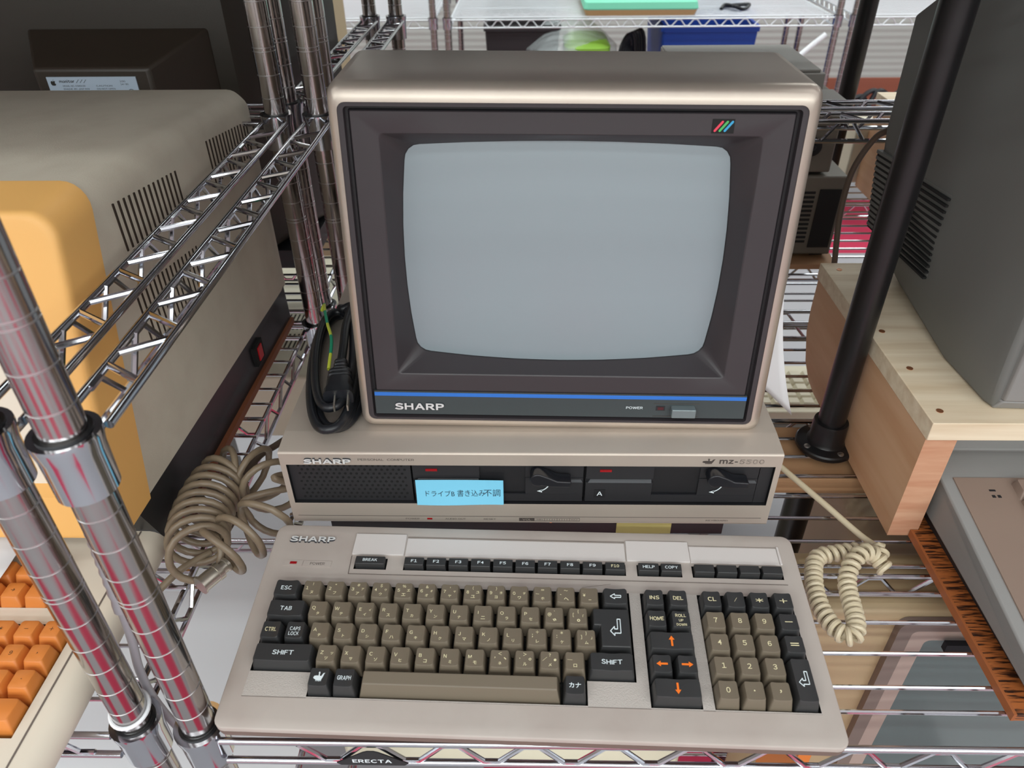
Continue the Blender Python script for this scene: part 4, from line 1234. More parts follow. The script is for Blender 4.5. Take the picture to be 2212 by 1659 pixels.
mb.loft([lean_sec(-0.058, 0.080, 0.319, XR - 0.020, -0.646, 0.016), lean_sec(-0.058, 0.106, 0.300, XR - 0.046, -0.60, 0.015), lean_sec(-0.046, 0.110, 0.296, XR - 0.050, -0.596, 0.012)], 0, True, False, False)
mb.loft([lean_sec(-0.046, 0.110, 0.296, XR - 0.050, -0.596, 0.012), lean_sec(-0.046, 0.112, 0.294, XR - 0.052, -0.594, 0.012)], 1, True, False, True)
part('bezel', mb, ok, [ORANGE, CREAM_KB], angle=50, label='orange bezel with a cream inner panel')
mb = MB()
mb.hexa([(-0.66, -0.005, 0.009), (XR - 0.004, -0.005, 0.009), (XR + 0.006, 0.412, 0.009), (-0.66, 0.412, 0.009)], [(-0.66, -0.030, 0.070), (XR - 0.003, -0.030, 0.070), (XR + 0.004, 0.414, 0.058), (-0.66, 0.414, 0.058)])
ob = part('base', mb, ok, [BASEBLK], label='black base')
mb = MB().box(XR + 0.0005, XR + 0.0062, 0.268, 0.296, 0.022, 0.048)
part('switch_well', mb, ob, [SLOTBLK])
mb = MB().box(XR + 0.001, XR + 0.0076, 0.276, 0.289, 0.026, 0.044)
part('rocker_switch', mb, ob, [REDSW], label='red rocker switch')
def xs_(y): return XR - 0.0016 + (y - 0.06) * 0.0158
for (ya, yb, za, zb, nn) in ((0.086, 0.203, 0.266, 0.308, 14), (0.286, 0.404, 0.250, 0.296, 14), (0.076, 0.203, 0.178, 0.232, 16)):
    mb = MB()
    for k in range(nn):
        y = ya + (yb - ya) * k / (nn - 1)
        mb.box(xs_(y) - 0.003, xs_(y) + 0.0009, y - 0.0010, y + 0.0010, za - k * 0.0006, zb - k * 0.0011)
    part('vent', mb, ok, [SLOT], label='block of dark vent slots')
mb = MB().hexa([(-0.74, 0.030, 0.0005), (-0.1560, 0.030, 0.0005), (-0.1500, 0.412, 0.0005), (-0.74, 0.412, 0.0005)], [(-0.74, 0.030, 0.009), (-0.1560, 0.030, 0.009), (-0.1500, 0.412, 0.009), (-0.74, 0.412, 0.009)])
solo('wooden_board', mb, [BOARD], 'thin brown board under the cream computer with the orange bezel', 'board', (-0.45, 0.22, 0.0005))

# its keyboard
ob_ = thing('computer_keyboard', 'cream keyboard with orange keys and a rounded side edge, behind the front poles', 'keyboard', (-0.37, -0.13, 0.0))
mb = MB()
kx0, kx1, ky0, ky1, kz = -0.60, -0.1780, -0.245, -0.014, 0.0300
wl = [(-0.58, -0.1870, -0.2130, -0.1170), (-0.58, -0.2210, -0.1010, -0.0560)]
holed_plate(mb, kx0, kx1, ky0, ky1, wl, 0.010, lambda u, v, w: (u, v, w), 0, 1, 1, kz)
# rounded side rail
sec = [(-0.1780 + 0.0000, kz)] + [(-0.1720 + 0.0150 * math.sin(a), kz - 0.0150 + 0.0150 * math.cos(a)) for a in [0.1 + k * (PI - 0.2) / 10 for k in range(11)]] + [(-0.1780, 0.0)]
mb.loft([[(x, y, z) for x, z in sec] for y in (ky0, ky1)], 0, True, True, True)
mb.box(kx0, kx1, ky0, ky0 + 0.001, 0.0, kz - 0.0002); mb.box(kx0, kx1, ky1 - 0.001, ky1, 0.0, kz - 0.0002)
part('case', mb, ob_, [CREAM_KB, WELL])
mb = MB().box(-0.1788, -0.1776, ky0 + 0.001, ky1 - 0.001, kz - 0.001, kz + 0.0006)
part('seam_line', mb, ob_, [SEAM])
KSEAM = []
def okey(x, y, s=None, hv=1.0, hx=1.0, h=0.0034):
    mb = MB()
    a, b = 0.0098 * hx + 0.0, 0.0104 * hv
    ta = a - 0.0030
    zt = kz + 0.0100
    mb.loft([[(x + p, y + q, kz - 0.009) for p, q in rrect(-a, a, -b, b, 0.001, 3, 3)], [(x + p, y + q, kz - 0.006) for p, q in rrect(-a, a, -b, b, 0.001, 3, 3)],
             [(x + p, y + q, zt - 0.0006) for p, q in rrect(-ta - 0.0006, ta + 0.0006, -b + 0.0040, b - 0.0010, 0.0024, 3, 3)],
             [(x + p, y + q, zt) for p, q in rrect(-ta, ta, -b + 0.0046, b - 0.0016, 0.002, 3, 3)]], 0, True, True, True)
    if s: put_text(mb, s, (x, y + 0.0014, zt + 0.0002), (1, 0, 0), (0, 1, 0), h, None, 1, 0, 0, 'c', CAPH)
    part('orange_keycap', mb, ob_, [ORANGE_KEY, LEG_BLACK], angle=45)
for r, (yy, rw) in enumerate([(-0.1300, '+-*'), (-0.1520, ',96'), (-0.1740, '.3 ')]):
    for k, s in enumerate(rw):
        okey(-0.1985 - k * 0.0206, yy, None if s == ' ' else s)
    for k in range(3, 15): okey(-0.1985 - k * 0.0206, yy)
okey(-0.2080, -0.1985, '≡', 1.1, 2.0, 0.0040)
for k in range(3, 15): okey(-0.1985 - k * 0.0206, -0.1970)
for r, (yy, rw) in enumerate([(-0.0920, [None, '→']), (-0.0690, [None, None])]):
    for k in range(0, 14):
        x = -0.2310 - k * 0.0206
        okey(x, yy, '→' if (r == 0 and k == 1) else None, 1.0)
mb = MB()
P = [[(-0.60 + (x_ / 8) * 0.335 + (0.03 * (1 - y_ / 6)) * 0, -0.11 + y_ / 6 * 0.115 + (x_ / 8) * 0.02, 0.0440 + 0.016 * (y_ / 6) ** 2 + 0.001 * math.sin(x_)) for x_ in range(9)] for y_ in range(7)]
mb.grid(P)
o = solo('paper_sheet', mb, [PAPER], 'white sheet of paper lying across the keyboard with orange keys', 'paper', (-0.44, -0.05, 0.044))
m_ = o.modifiers.new('thickness', 'SOLIDIFY'); m_.thickness = 0.0003

# grey cable with ridged sleeve between the two front poles
gcb = thing('grey_cable', 'grey cable with a ridged sleeve hanging between the two front poles', 'cable', (-0.110, -0.150, 0.0))
cpts = catmull([(-0.0985, -0.155, 0.262), (-0.0985, -0.156, 0.225), (-0.1020, -0.158, 0.183), (-0.1045, -0.160, 0.137), (-0.1100, -0.160, 0.076), (-0.1165, -0.160, 0.030), (-0.1165, -0.158, -0.02), (-0.105, -0.150, -0.12)], 10)
mb = MB().tube(cpts, 0.0032, 10)
part('cable', mb, gcb, [CABLE_GREY])
mb = MB()
sl = cpts[3:36]
mb.tube(sl, 0.0062, 14, 0, rf=lambda t: (1.0 - 0.25 * t) * (1.10 if int(t * 33) % 2 else 0.92))
part('ridged_sleeve', mb, gcb, [CABLE_GREY], angle=60)
# cable ties
mb = MB()
mb.tube([(-0.1195 + 0.0140 * math.cos(a), -0.182 + 0.0140 * math.sin(a), 0.017 + 0.003 * math.sin(a)) for a in [2 * PI * k / 28 for k in range(28)]], 0.0016, 8, 0, True)
solo('cable_tie', mb, [WHITEPL], 'white plastic tie looped round the foot of the leftmost front pole', 'cable tie', (-0.1195, -0.182, 0.015))
mb = MB().lathe([(0.0005, -0.004), (0.0036, -0.0028), (0.0040, 0.0), (0.0034, 0.003), (0.0005, 0.004)], (-0.0905, -0.1430, 0.0045), 12)
mb.tube([(-0.0905, -0.1430, 0.0045), (-0.088, -0.150, -0.004), (-0.086, -0.156, -0.016)], 0.0008, 6)
solo('cable_tie', mb, [WHITEPL], 'white ball-headed plastic tie on a shelf wire between the front poles', 'cable tie', (-0.0905, -0.143, 0.0))

# ================================================================ dark brown monitor seen from behind
bm_ = thing('crt_monitor', 'big dark brown monitor seen from behind, with a silver label on its back', 'monitor', (-0.52, 0.72, 0.0))
mb = MB()
def box_sec(y, x0, x1, z0, z1, r): return [(a, y, b) for a, b in rrect(x0, x1, z0, z1, r, 4, 2)]
mb.loft([box_sec(0.556, -0.84, -0.212, 0.050, 0.62, 0.012), box_sec(0.563, -0.848, -0.204, 0.042, 0.628, 0.018), box_sec(0.74, -0.872, -0.150, 0.030, 0.655, 0.02), box_sec(0.90, -0.872, -0.150, 0.030, 0.655, 0.02)], 0, True, True, True)
part('case', mb, bm_, [BROWN], angle=40)
mb = MB()
mb.hexa([(-0.475, 0.558, 0.10), (-0.235, 0.558, 0.10), (-0.235, 0.558, 0.358), (-0.475, 0.558, 0.358)], [(-0.432, 0.472, 0.12), (-0.288, 0.472, 0.12), (-0.288, 0.472, 0.327), (-0.432, 0.472, 0.327)])
hp = part('rear_hump', mb, bm_, [BROWN_HI], 0.004, 3, label='lighter brown housing sticking out of the back')
mb = MB()
mb.box(-0.418, -0.306, 0.4705, 0.4722, 0.284, 0.3175, 0)
LY = 0.4703
lx = lambda s, x0, x1, z, h, b=0: put_text(mb, s, ((x0 + x1) / 2, LY, z), (1, 0, 0), (0, 0, 1), h, x1 - x0, 1, b)
lx('monitor ///', -0.403, -0.3685, 0.3125, 0.0042, 0.03)
for k in range(5):
    z = 0.3070 - k * 0.0036
    lx(['MODEL NO. A3M0039', 'MADE IN JAPAN', '120V ~ 60Hz 0.4A', 'SERIAL NO.', 'FCC ID'][k], -0.400, -0.372 + 0.004 * (k % 2), z, 0.0018)
    lx(['CAUTION', 'DO NOT OPEN', 'NO USER PARTS', 'INSIDE', 'SERVICE'][k], -0.358, -0.338 + 0.003 * (k % 2), z, 0.0018)
lx('100', -0.327, -0.320, 0.3122, 0.0020); lx('14-90', -0.327, -0.317, 0.3088, 0.0020)
ap = [(0.0, 0.30), (0.22, 0.42), (0.42, 0.30), (0.30, 0.12), (0.30, -0.06), (0.46, -0.22), (0.30, -0.46), (0.12, -0.50), (0.0, -0.46), (-0.12, -0.50), (-0.32, -0.42), (-0.46, -0.10), (-0.44, 0.18), (-0.28, 0.38), (-0.12, 0.38)]
mb.prism([(a * 0.0068, b * 0.0062) for a, b in ap], (-0.411, LY + 0.0001, 0.3105), (1, 0, 0), (0, 0, 1), 0.0002, 1, (0, -1, 0))
mb.prism([(a * 0.0068, b * 0.0062) for a, b in [(0.0, 0.46), (0.20, 0.72), (0.14, 0.50)]], (-0.411, LY + 0.0001, 0.3105), (1, 0, 0), (0, 0, 1), 0.0002, 1, (0, -1, 0))
mb.tube([(-0.3155 + 0.0042 * math.cos(a), LY, 0.2985 + 0.0042 * math.sin(a)) for a in [2 * PI * k / 18 for k in range(18)]], 0.0003, 5, 1, True)
part('label_plate', mb, hp, [LABEL, LEG_BLACK], label='silver label with small dark print')
mb = MB()
mb.box(-0.86, -0.165, 0.58, 0.90, 0.0005, 0.031)
part('base', mb, bm_, [BASEBLK])

# ================================================================ wooden stand, grey monitor, grey computer on the other side
st = thing('wooden_stand', 'low pine stand with a plank top, under the grey monitor', 'stand', (0.85, 0.16, 0.0))
mb = MB()
sec = [(0.0155, 0.0), (0.245, 0.0), (0.268, 0.004), (0.290, 0.018), (0.309, 0.050), (0.313, 0.080), (0.313, 0.121), (0.0155, 0.121)]
n = len(sec)
mb.add([(0.5265, y, z) for y, z in sec] + [(0.5540, y, z) for y, z in sec],
       [tuple(range(n))[::-1], tuple(range(n, 2 * n))] + [(i, (i + 1) % n, n + (i + 1) % n, n + i) for i in range(n - 1)])
mb.add([(0.5265, 0.0155, 0.0), (0.5265, 0.0155, 0.121), (0.5540, 0.0155, 0.121), (0.5540, 0.0155, 0.0)], [(3, 2, 1, 0)], 1)
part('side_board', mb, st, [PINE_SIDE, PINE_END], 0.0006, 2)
mb = MB()
mb.add([(x + 0.51, y, z) for y, z in sec for x in (0.5265, 0.5540)][::2] + [(x + 0.51, y, z) for y, z in sec for x in (0.5265, 0.5540)][1::2],
       [tuple(range(n))[::-1], tuple(range(n, 2 * n))] + [(i, (i + 1) % n, n + (i + 1) % n, n + i) for i in range(n)])
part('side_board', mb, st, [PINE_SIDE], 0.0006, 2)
mb = MB().box(0.5255, 1.075, 0.0125, 0.316, 0.1210, 0.1400)
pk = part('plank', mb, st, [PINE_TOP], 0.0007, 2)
for (x, y) in ((0.5417, 0.2982), (0.5389, 0.1619), (0.5395, 0.0954), (0.5385, 0.0299)):
    mb = MB().lathe([(0.0030, 0.0), (0.0030, 0.0005), (0.0016, 0.0003)], (x, y, 0.1400), 14)
    part('screw_head', mb, pk, [COPPER])

gm = thing('crt_monitor', 'grey monitor with ribbed vents, turned away on the pine stand', 'monitor', (0.80, 0.16, 0.1400))
mb = MB()
def gsec(z, rear, crease, side, front):
    (rx, ry), (cx, cy), (fx, fy), (bx, by) = rear, crease, side, front
    return [(bx, by, z), (fx, fy, z), (cx, cy, z), (rx, ry, z), (rx + 0.02, ry + 0.02, z), (1.02, ry + 0.09, z), (1.05, by - 0.02, z)]
rg = [gsec(0.1405, (0.597, 0.266), (0.5775, 0.1110), (0.5815, 0.0430), (0.5850, 0.0340)),
      gsec(0.1700, (0.578, 0.285), (0.5765, 0.1160), (0.5800, 0.0440), (0.5835, 0.0350)),
      gsec(0.2000, (0.5655, 0.300), (0.5770, 0.1180), (0.5800, 0.0455), (0.5830, 0.0365)),
      gsec(0.3000, (0.5525, 0.302), (0.5785, 0.1280), (0.5800, 0.0490), (0.5830, 0.0400)),
      gsec(0.4070, (0.5500, 0.302), (0.5800, 0.1320), (0.5810, 0.0530), (0.5840, 0.0440)),
      gsec(0.4700, (0.6200, 0.302), (0.6000, 0.1400), (0.5850, 0.0600), (0.5880, 0.0510))]
mb.loft(rg, 0, False, True, True)
gcase = part('case', mb, gm, [GREYCASE], 0.003, 2)
mb = MB()
mb.hexa([(0.5850, 0.0335, 0.1405), (1.05, 0.012, 0.1405), (1.05, 0.050, 0.1405), (0.5830, 0.060, 0.1405)], [(0.5900, 0.0300, 0.1500), (1.05, 0.008, 0.150), (1.05, 0.050, 0.150), (0.5830, 0.060, 0.150)])
mb.hexa([(0.5900, 0.0300, 0.1500), (1.05, 0.008, 0.150), (1.05, 0.060, 0.150), (0.5845, 0.060, 0.150)], [(0.5920, 0.0420, 0.46), (1.05, 0.020, 0.46), (1.05, 0.075, 0.46), (0.5865, 0.072, 0.46)])
part('front_frame', mb, gm, [GREYLT], 0.0015, 2)
mb = MB()
for k in range(14):
    z = 0.1930 + k * 0.0062
    zz = (z - 0.2) / 0.1
    rx = 0.5655 - 0.013 * min(1, zz); cx = 0.5770 + 0.0015 * zz
    def on(y): return rx + (cx - rx) * (0.301 - y) / 0.178
    ya = 0.304; yb = 0.176
    mb.hexa([(on(ya) - 0.0042, ya, z - 0.0012), (on(yb) - 0.0042, yb, z - 0.0012), (on(yb) + 0.004, yb, z - 0.0012), (on(ya) + 0.004, ya, z - 0.0012)],
            [(on(ya) - 0.0042, ya, z + 0.0010), (on(yb) - 0.0042, yb, z + 0.0010), (on(yb) + 0.004, yb, z + 0.0010), (on(ya) + 0.004, ya, z + 0.0010)], 0)
    mb.hexa([(on(ya) - 0.0052, ya + 0.001, z + 0.0012), (on(yb) - 0.0010, yb, z + 0.0016), (on(yb) + 0.004, yb, z + 0.0016), (on(ya) + 0.004, ya, z + 0.0012)],
            [(on(ya) - 0.0052, ya + 0.001, z + 0.0047), (on(yb) - 0.0010, yb, z + 0.0044), (on(yb) + 0.004, yb, z + 0.0044), (on(ya) + 0.004, ya, z + 0.0047)], 1)
part('ribbed_vent', mb, gm, [SLOTBLK, GREYCASE], label='stack of dark vent ribs')
mb = MB()
mb.tube(catmull([(0.5600, 0.305, 0.300), (0.5500, 0.318, 0.285), (0.5400, 0.328, 0.245), (0.5420, 0.334, 0.190), (0.5520, 0.336, 0.120), (0.5550, 0.337, 0.060), (0.556, 0.338, 0.003)], 8), 0.0034, 10)
part('power_lead', mb, gm, [CABLE_DK], label='dark lead hanging behind the stand')

zb_ = thing('wooden_board', 'dark streaked woodgrain board under the grey computer', 'board', (0.80, -0.02, 0.0))
mb = MB().box(0.5485, 1.09, -0.1730, 0.0148, 0.0005, 0.0085)
mb.box(0.5548, 1.034, 0.0148, 0.26, 0.0005, 0.0085)
mb.box(0.5462, 0.5486, -0.1732, 0.0148, 0.0004, 0.0086, 1)
part('board', mb, zb_, [ZEBRA, mat('orange_board_edging', (158, 90, 48), 0.5)])

g2 = thing('home_computer', 'grey computer with a built-in taupe keyboard, under the pine stand', 'computer', (0.80, 0.05, 0.0085))
mb = MB()
s2 = [(-0.163, 0.0185), (0.24, 0.0250), (0.24, 0.104), (0.075, 0.104), (0.066, 0.098), (0.060, 0.070), (0.036, 0.067), (0.030, 0.063), (-0.160, 0.030), (-0.165, 0.026)]
n = len(s2)
xa, xb = 0.5590, 1.03
mb.add([(xa + (0.004 if z > 0.02 else -0.001), y, z) for y, z in s2] + [(xb, y, z) for y, z in s2],
       [tuple(range(n))[::-1], tuple(range(n, 2 * n))] + [(i, (i + 1) % n, n + (i + 1) % n, n + i) for i in range(n)])
part('case', mb, g2, [GREYLT], 0.0016, 2)
mb = MB().hexa([(0.5660, -0.155, 0.0088), (1.02, -0.155, 0.0088), (1.02, 0.235, 0.0088), (0.5660, 0.235, 0.0088)], [(0.5660, -0.155, 0.0190), (1.02, -0.155, 0.0190), (1.02, 0.235, 0.0260), (0.5660, 0.235, 0.0260)])
part('base', mb, g2, [BASEBLK], label='dark recessed base')
mb = MB()
def deck(y, d=0.0): return 0.063 + (y - 0.030) * (0.033 / 0.190) + d
mb.hexa([(0.5740, -0.158, deck(-0.158, -0.002)), (1.02, -0.158, deck(-0.158, -0.002)), (1.02, 0.028, deck(0.028, -0.002)), (0.5740, 0.028, deck(0.028, -0.002))],
        [(0.5745, -0.158, deck(-0.158, 0.0012)), (1.02, -0.158, deck(-0.158, 0.0012)), (1.02, 0.028, deck(0.028, 0.0012)), (0.5745, 0.028, deck(0.028, 0.0012))], 0)
mb.box(0.6010, 0.6065, 0.0125, 0.0145, deck(0.0135, 0.001), deck(0.0135, 0.0016), 1)
for x in (0.6010, 0.6060): mb.box(x, x + 0.0028, 0.0055, 0.0085, deck(0.007, 0.001), deck(0.007, 0.0016), 1)
part('keyboard_deck', mb, g2, [TAUPECASE, BLACKPL], label='taupe keyboard deck')
for r in range(5):
    for k in range(10):
        x, y = 0.6330 + k * 0.0192, 0.0120 - r * 0.0192
        if x > 0.78: continue
        zt = deck(y, 0.0085)
        mb = MB()
        mb.loft([[(x + p, y + q, deck(y + q, 0.001)) for p, q in rrect(-0.0090, 0.0090, -0.0090, 0.0090, 0.001, 2, 2)], [(x + p, y + q + 0.001, deck(y + q, 0.0085)) for p, q in rrect(-0.0066, 0.0066, -0.0064, 0.0068, 0.0016, 2, 2)]], 0, True, False, True)
        part('keycap', mb, g2, [TAUPECASE])
mb = MB().box(0.5880, 0.5960, 0.078, 0.096, 0.1040, 0.1046)
part('recess_plate', mb, g2, [GREYDK])
mb = MB()
P = []
for j in range(9):
    t = j / 8
    P.append([(0.6050 + i / 8 * 0.21 + (1 - t) * 0.004, 0.045 + t * 0.17, 0.1075 + (0.0 if t > 0.25 else -0.0 * (0.25 - t))) for i in range(9)])
mb.grid(P)
o = solo('paper_sheet', mb, [PAPER], 'white sheet of paper on the grey computer under the pine stand', 'paper', (0.70, 0.12, 0.1075))
m_ = o.modifiers.new('thickness', 'SOLIDIFY'); m_.thickness = 0.0003

# black coated pipe legs
pl = thing('pipe_leg', 'black pipe leg with a round screwed flange, between the flat computer and the pine stand', 'pipe leg', (0.5090, 0.1490, 0.0))
px, py = 0.5090, 0.1490
mb = MB().lathe([(0.0142, 0.006), (0.0142, 0.775)], (px, py, 0), 28)
part('pipe', mb, pl, [BLACKPIPE])
mb = MB().lathe([(0.0175, 0.0), (0.0305, 0.0), (0.0315, 0.0015), (0.0315, 0.0050), (0.0300, 0.0066), (0.0205, 0.0085), (0.0185, 0.0120), (0.0182, 0.0330), (0.0176, 0.0352), (0.0146, 0.0354)], (px, py, 0.0), 36)
fl = part('flange', mb, pl, [BLACKPIPE], angle=30)
for a in (3.55, 5.05, 0.4, 1.9):
    mb = MB().lathe([(0.0036, 0.0), (0.0034, 0.0012), (0.0012, 0.0016)], (px + 0.0252 * math.cos(a), py + 0.0252 * math.sin(a), 0.0068), 14)
    mb.box(px + 0.0252 * math.cos(a) - 0.0020, px + 0.0252 * math.cos(a) + 0.0020, py + 0.0252 * math.sin(a) - 0.0003, py + 0.0252 * math.sin(a) + 0.0003, 0.0078, 0.00845, 1)
    part('screw_head', mb, fl, [SCREW, SLOTBLK])
pl2 = thing('pipe_leg', 'black pipe leg standing farther back, behind the stacked drive boxes', 'pipe leg', (0.757, 0.925, 0.0))
mb = MB().lathe([(0.0155, 0.004), (0.0155, 0.494)], (0.757, 0.925, 0), 24)
part('pipe', mb, pl2, [BLACKPIPE])
mb = MB().lathe([(0.0175, 0.0), (0.031, 0.0), (0.031, 0.005), (0.020, 0.009), (0.0185, 0.034), (0.0155, 0.036)], (0.757, 0.925, 0), 24)
part('flange', mb, pl2, [BLACKPIPE])
# board clamped under the wires below the pipe, and the pipe that carries on down
mb = MB().box(0.430, 0.600, 0.1040, 0.192, -0.0300, -0.0092)
solo('wooden_board', mb, [TAN], 'tan board under the shelf wires below the black pipe flange', 'board', (0.515, 0.16, -0.03), bevel=0.0006)
pl3 = thing('pipe_leg', 'black pipe leg below the shelf wires, under the tan board', 'pipe leg', (0.500, 0.150, FLOOR))
mb = MB().lathe([(0.016, 0.004), (0.016, 0.82)], (0.500, 0.150, FLOOR), 24)
part('pipe', mb, pl3, [BLACKPIPE])
mb = MB().lathe([(0.0175, 0.0), (0.031, 0.0), (0.031, 0.005), (0.020, 0.009), (0.0185, 0.034), (0.0160, 0.036)], (0.500, 0.150, FLOOR), 24)
part('flange', mb, pl3, [BLACKPIPE])

# ================================================================ things on the lower shelves, seen between the wires
LZ = -0.45
fr = lambda x0, x1, z0, z1, y, r: [(a, y, b) for a, b in rrect(x0, x1, z0, z1, r, 4, 4)]
lc = thing('crt_monitor', 'beige monitor with a dark green grey screen, standing below the wire shelf', 'monitor', (0.74, 0.12, LZ))
mb = MB().box(0.440, 1.04, -0.046, 0.030, LZ, -0.036)
part('case', mb, lc, [BEIGE], 0.010, 3)
mb = MB().loft([fr(0.456, 1.03, LZ + 0.002, -0.050, 0.028, 0.02), fr(0.545, 1.00, LZ + 0.002, -0.075, 0.090, 0.03), fr(0.590, 0.96, LZ + 0.02, -0.110, 0.300, 0.03), fr(0.600, 0.95, LZ + 0.03, -0.120, 0.360, 0.03)], 0, True, True, True)
part('rear_housing', mb, lc, [BEIGE], angle=30)
mb = MB()
mb.loft([fr(0.526, 1.02, LZ + 0.02, -0.043, -0.046, 0.010), fr(0.526, 1.02, LZ + 0.02, -0.043, -0.054, 0.010), fr(0.541, 1.007, LZ + 0.032, -0.057, -0.052, 0.006)], 0, True)
lb = part('bezel', mb, lc, [BRNBEZ], angle=30, label='brown bezel ring')
mb = MB()
mb.loft([fr(0.541, 1.007, LZ + 0.032, -0.057, -0.052, 0.006), fr(0.5575, 0.995, LZ + 0.045, -0.073, -0.050, 0.006), fr(0.559, 0.993, LZ + 0.047, -0.075, -0.046, 0.006)], 0, True)
part('inner_bezel', mb, lb, [PINKBEZ], angle=30)
mb = MB()
P = [[(0.556 + i / 12 * 0.440, -0.0475 - 0.006 * (1 - (i / 6 - 1) ** 2) * (1 - (j / 5 - 1) ** 2), LZ + 0.044 + j / 10 * 0.335) for i in range(13)] for j in range(11)]
mb.grid(P)
part('screen', mb, lc, [CRTGREEN])
mb = MB().box(0.572, 0.70, -0.0600, -0.0540, -0.077, -0.067)
part('felt_strip', mb, lc, [mat('black_felt', (22, 22, 28), 0.95)], label='black felt strip stuck on the bezel')
mb = MB().box(0.435, 0.447, -0.120, -0.055, LZ, -0.100)
solo('cardboard_folder', mb, [mat('orange_card', (214, 120, 44), 0.6)], 'orange folder standing beside the beige monitor below the shelf', 'folder', (0.441, -0.088, LZ))
# grey shelf label strip along the front of the lower shelf
mb = MB().box(0.50, 1.10, -0.190, -0.165, -0.110, -0.104)
mb.box(0.50, 1.10, -0.193, -0.190, -0.135, -0.100, 0)
solo('metal_rail', mb, [mat('pale_metal_rail', (176, 182, 186), 0.35, 0.4)], 'pale grey metal rail in front of the beige monitor below the shelf', 'rail', (0.8, -0.18, -0.12))
def flatkb(label, x, y, z, w, d, rz, case, key, rows=5, cols=14, name='computer_keyboard', h=0.028):
    t = thing(name, label, 'keyboard', (x, y, z), (0, 0, rz))
    M = world_of(t)
    mb = MB().box(-w / 2, w / 2, -d / 2, d / 2, 0, h, 0, M)
    part('case', mb, t, [case], 0.003, 2)
    pw = w * 0.9 / cols; pd = d * 0.72 / rows
    base = None
    for r in range(rows):
        for k in range(cols):
            cx, cy = -w * 0.45 + pw * (k + 0.5), d * 0.32 - pd * (r + 0.5)
            if base is None:
                mb = MB()
                mb.loft([[(p, q, 0.0) for p, q in rrect(-pw * 0.47, pw * 0.47, -pd * 0.47, pd * 0.47, 0.001, 2, 1)], [(p, q + 0.001, 0.009) for p, q in rrect(-pw * 0.34, pw * 0.34, -pd * 0.34, pd * 0.34, 0.001, 2, 1)]], 0, True, False, True)
                base = mb.build('keycap', [key])
            o = bpy.data.objects.new('keycap', base)
            col.objects.link(o); o.parent = t; o.location = (cx, cy, h)
    return t
flatkb('cream keyboard on the floor in the aisle, behind the wire shelf at the pine stand', 0.800, 0.800, -0.42, 0.46, 0.17, 0.0, STONE, STONE)
bpy.data.objects['computer_keyboard.002']['label'] = 'cream keyboard lying lower down behind the pine stand, seen between shelf wires'
mb = MB().box(0.56, 1.04, 0.70, 0.90, -0.50, -0.42)
mb.box(0.58, 0.60, 0.72, 0.88, FLOOR, -0.50); mb.box(1.0, 1.02, 0.72, 0.88, FLOOR, -0.50)
solo('low_table', mb, [GREYLT], 'low grey table carrying a cream keyboard behind the pine stand', 'table', (0.80, 0.80, FLOOR), bevel=0.003)
mb = MB().box(0.60, 0.72, 0.93, 1.03, FLOOR, -0.38)
solo('equipment_box', mb, [DARKBOX], 'black box on the floor behind the low grey table', 'box', (0.66, 0.98, FLOOR), bevel=0.004)
for i, (x, y, w, d, rz, lab) in enumerate([(-0.315, 0.17, 0.37, 0.42, 0.02, 'white sheet with a handwritten character, below the shelf near the leftmost pole'),
                                          (-0.310, -0.12, 0.34, 0.17, -0.02, 'white sheet lying lowest at the front, below the orange-keyed keyboard'),
                                          (0.22, -0.07, 0.42, 0.16, 0.02, 'white sheet lying below the black name plaque'),
                                          (0.88, -0.14, 0.30, 0.16, 0.0, 'white sheet lying in front of the beige monitor below the shelf')]):
    t_ = Matrix.Translation((x, y, LZ + 0.004 + 0.001 * i)) @ Matrix.Rotation(rz, 4, 'Z')
    mb = MB().box(-w / 2, w / 2, -d / 2, d / 2, 0, 0.0008, 0, t_)
    if i == 0: put_text(mb, '年', t_ @ Vector((-0.115, -0.05, 0.001)), (1, 0, 0), (0, 1, 0), 0.024, 0.024, 1)
    solo('paper_sheet', mb, [PAPER, LEG_BLACK], lab, 'paper', (x, y, LZ + 0.004))
# cream keyboard and computer seen at the edge of the lower shelf beside the taupe coil
cc = thing('desktop_computer', 'cream computer with fine vents on the lower shelf, below the brown board', 'computer', (-0.22, 0.62, LZ))
mb = MB().box(-0.62, -0.02, 0.52, 0.98, -0.30, -0.17)
part('case', mb, cc, [STONE], 0.006, 3)
mb = MB()
for r in range(2):
    for k in range(22): mb.box(-0.34 + k * 0.008, -0.337 + k * 0.008, 0.60 + r * 0.07, 0.655 + r * 0.07, -0.1705, -0.1695)
part('vent', mb, cc, [SLOT])
for x in (-0.60, -0.06):
    for y in (0.54, 0.94): part('stand_leg', MB().box(x, x + 0.03, y, y + 0.03, LZ - 0.40, -0.30), cc, [GREYDK])

mb = MB()
mb.box(-0.060, 0.380, 0.020, 0.34, LZ + 0.002, -0.30, 0)
solo('equipment_box', mb, [STONE], 'off-white box on the lower shelf under the flat computer', 'box', (0.16, 0.18, LZ), bevel=0.006)

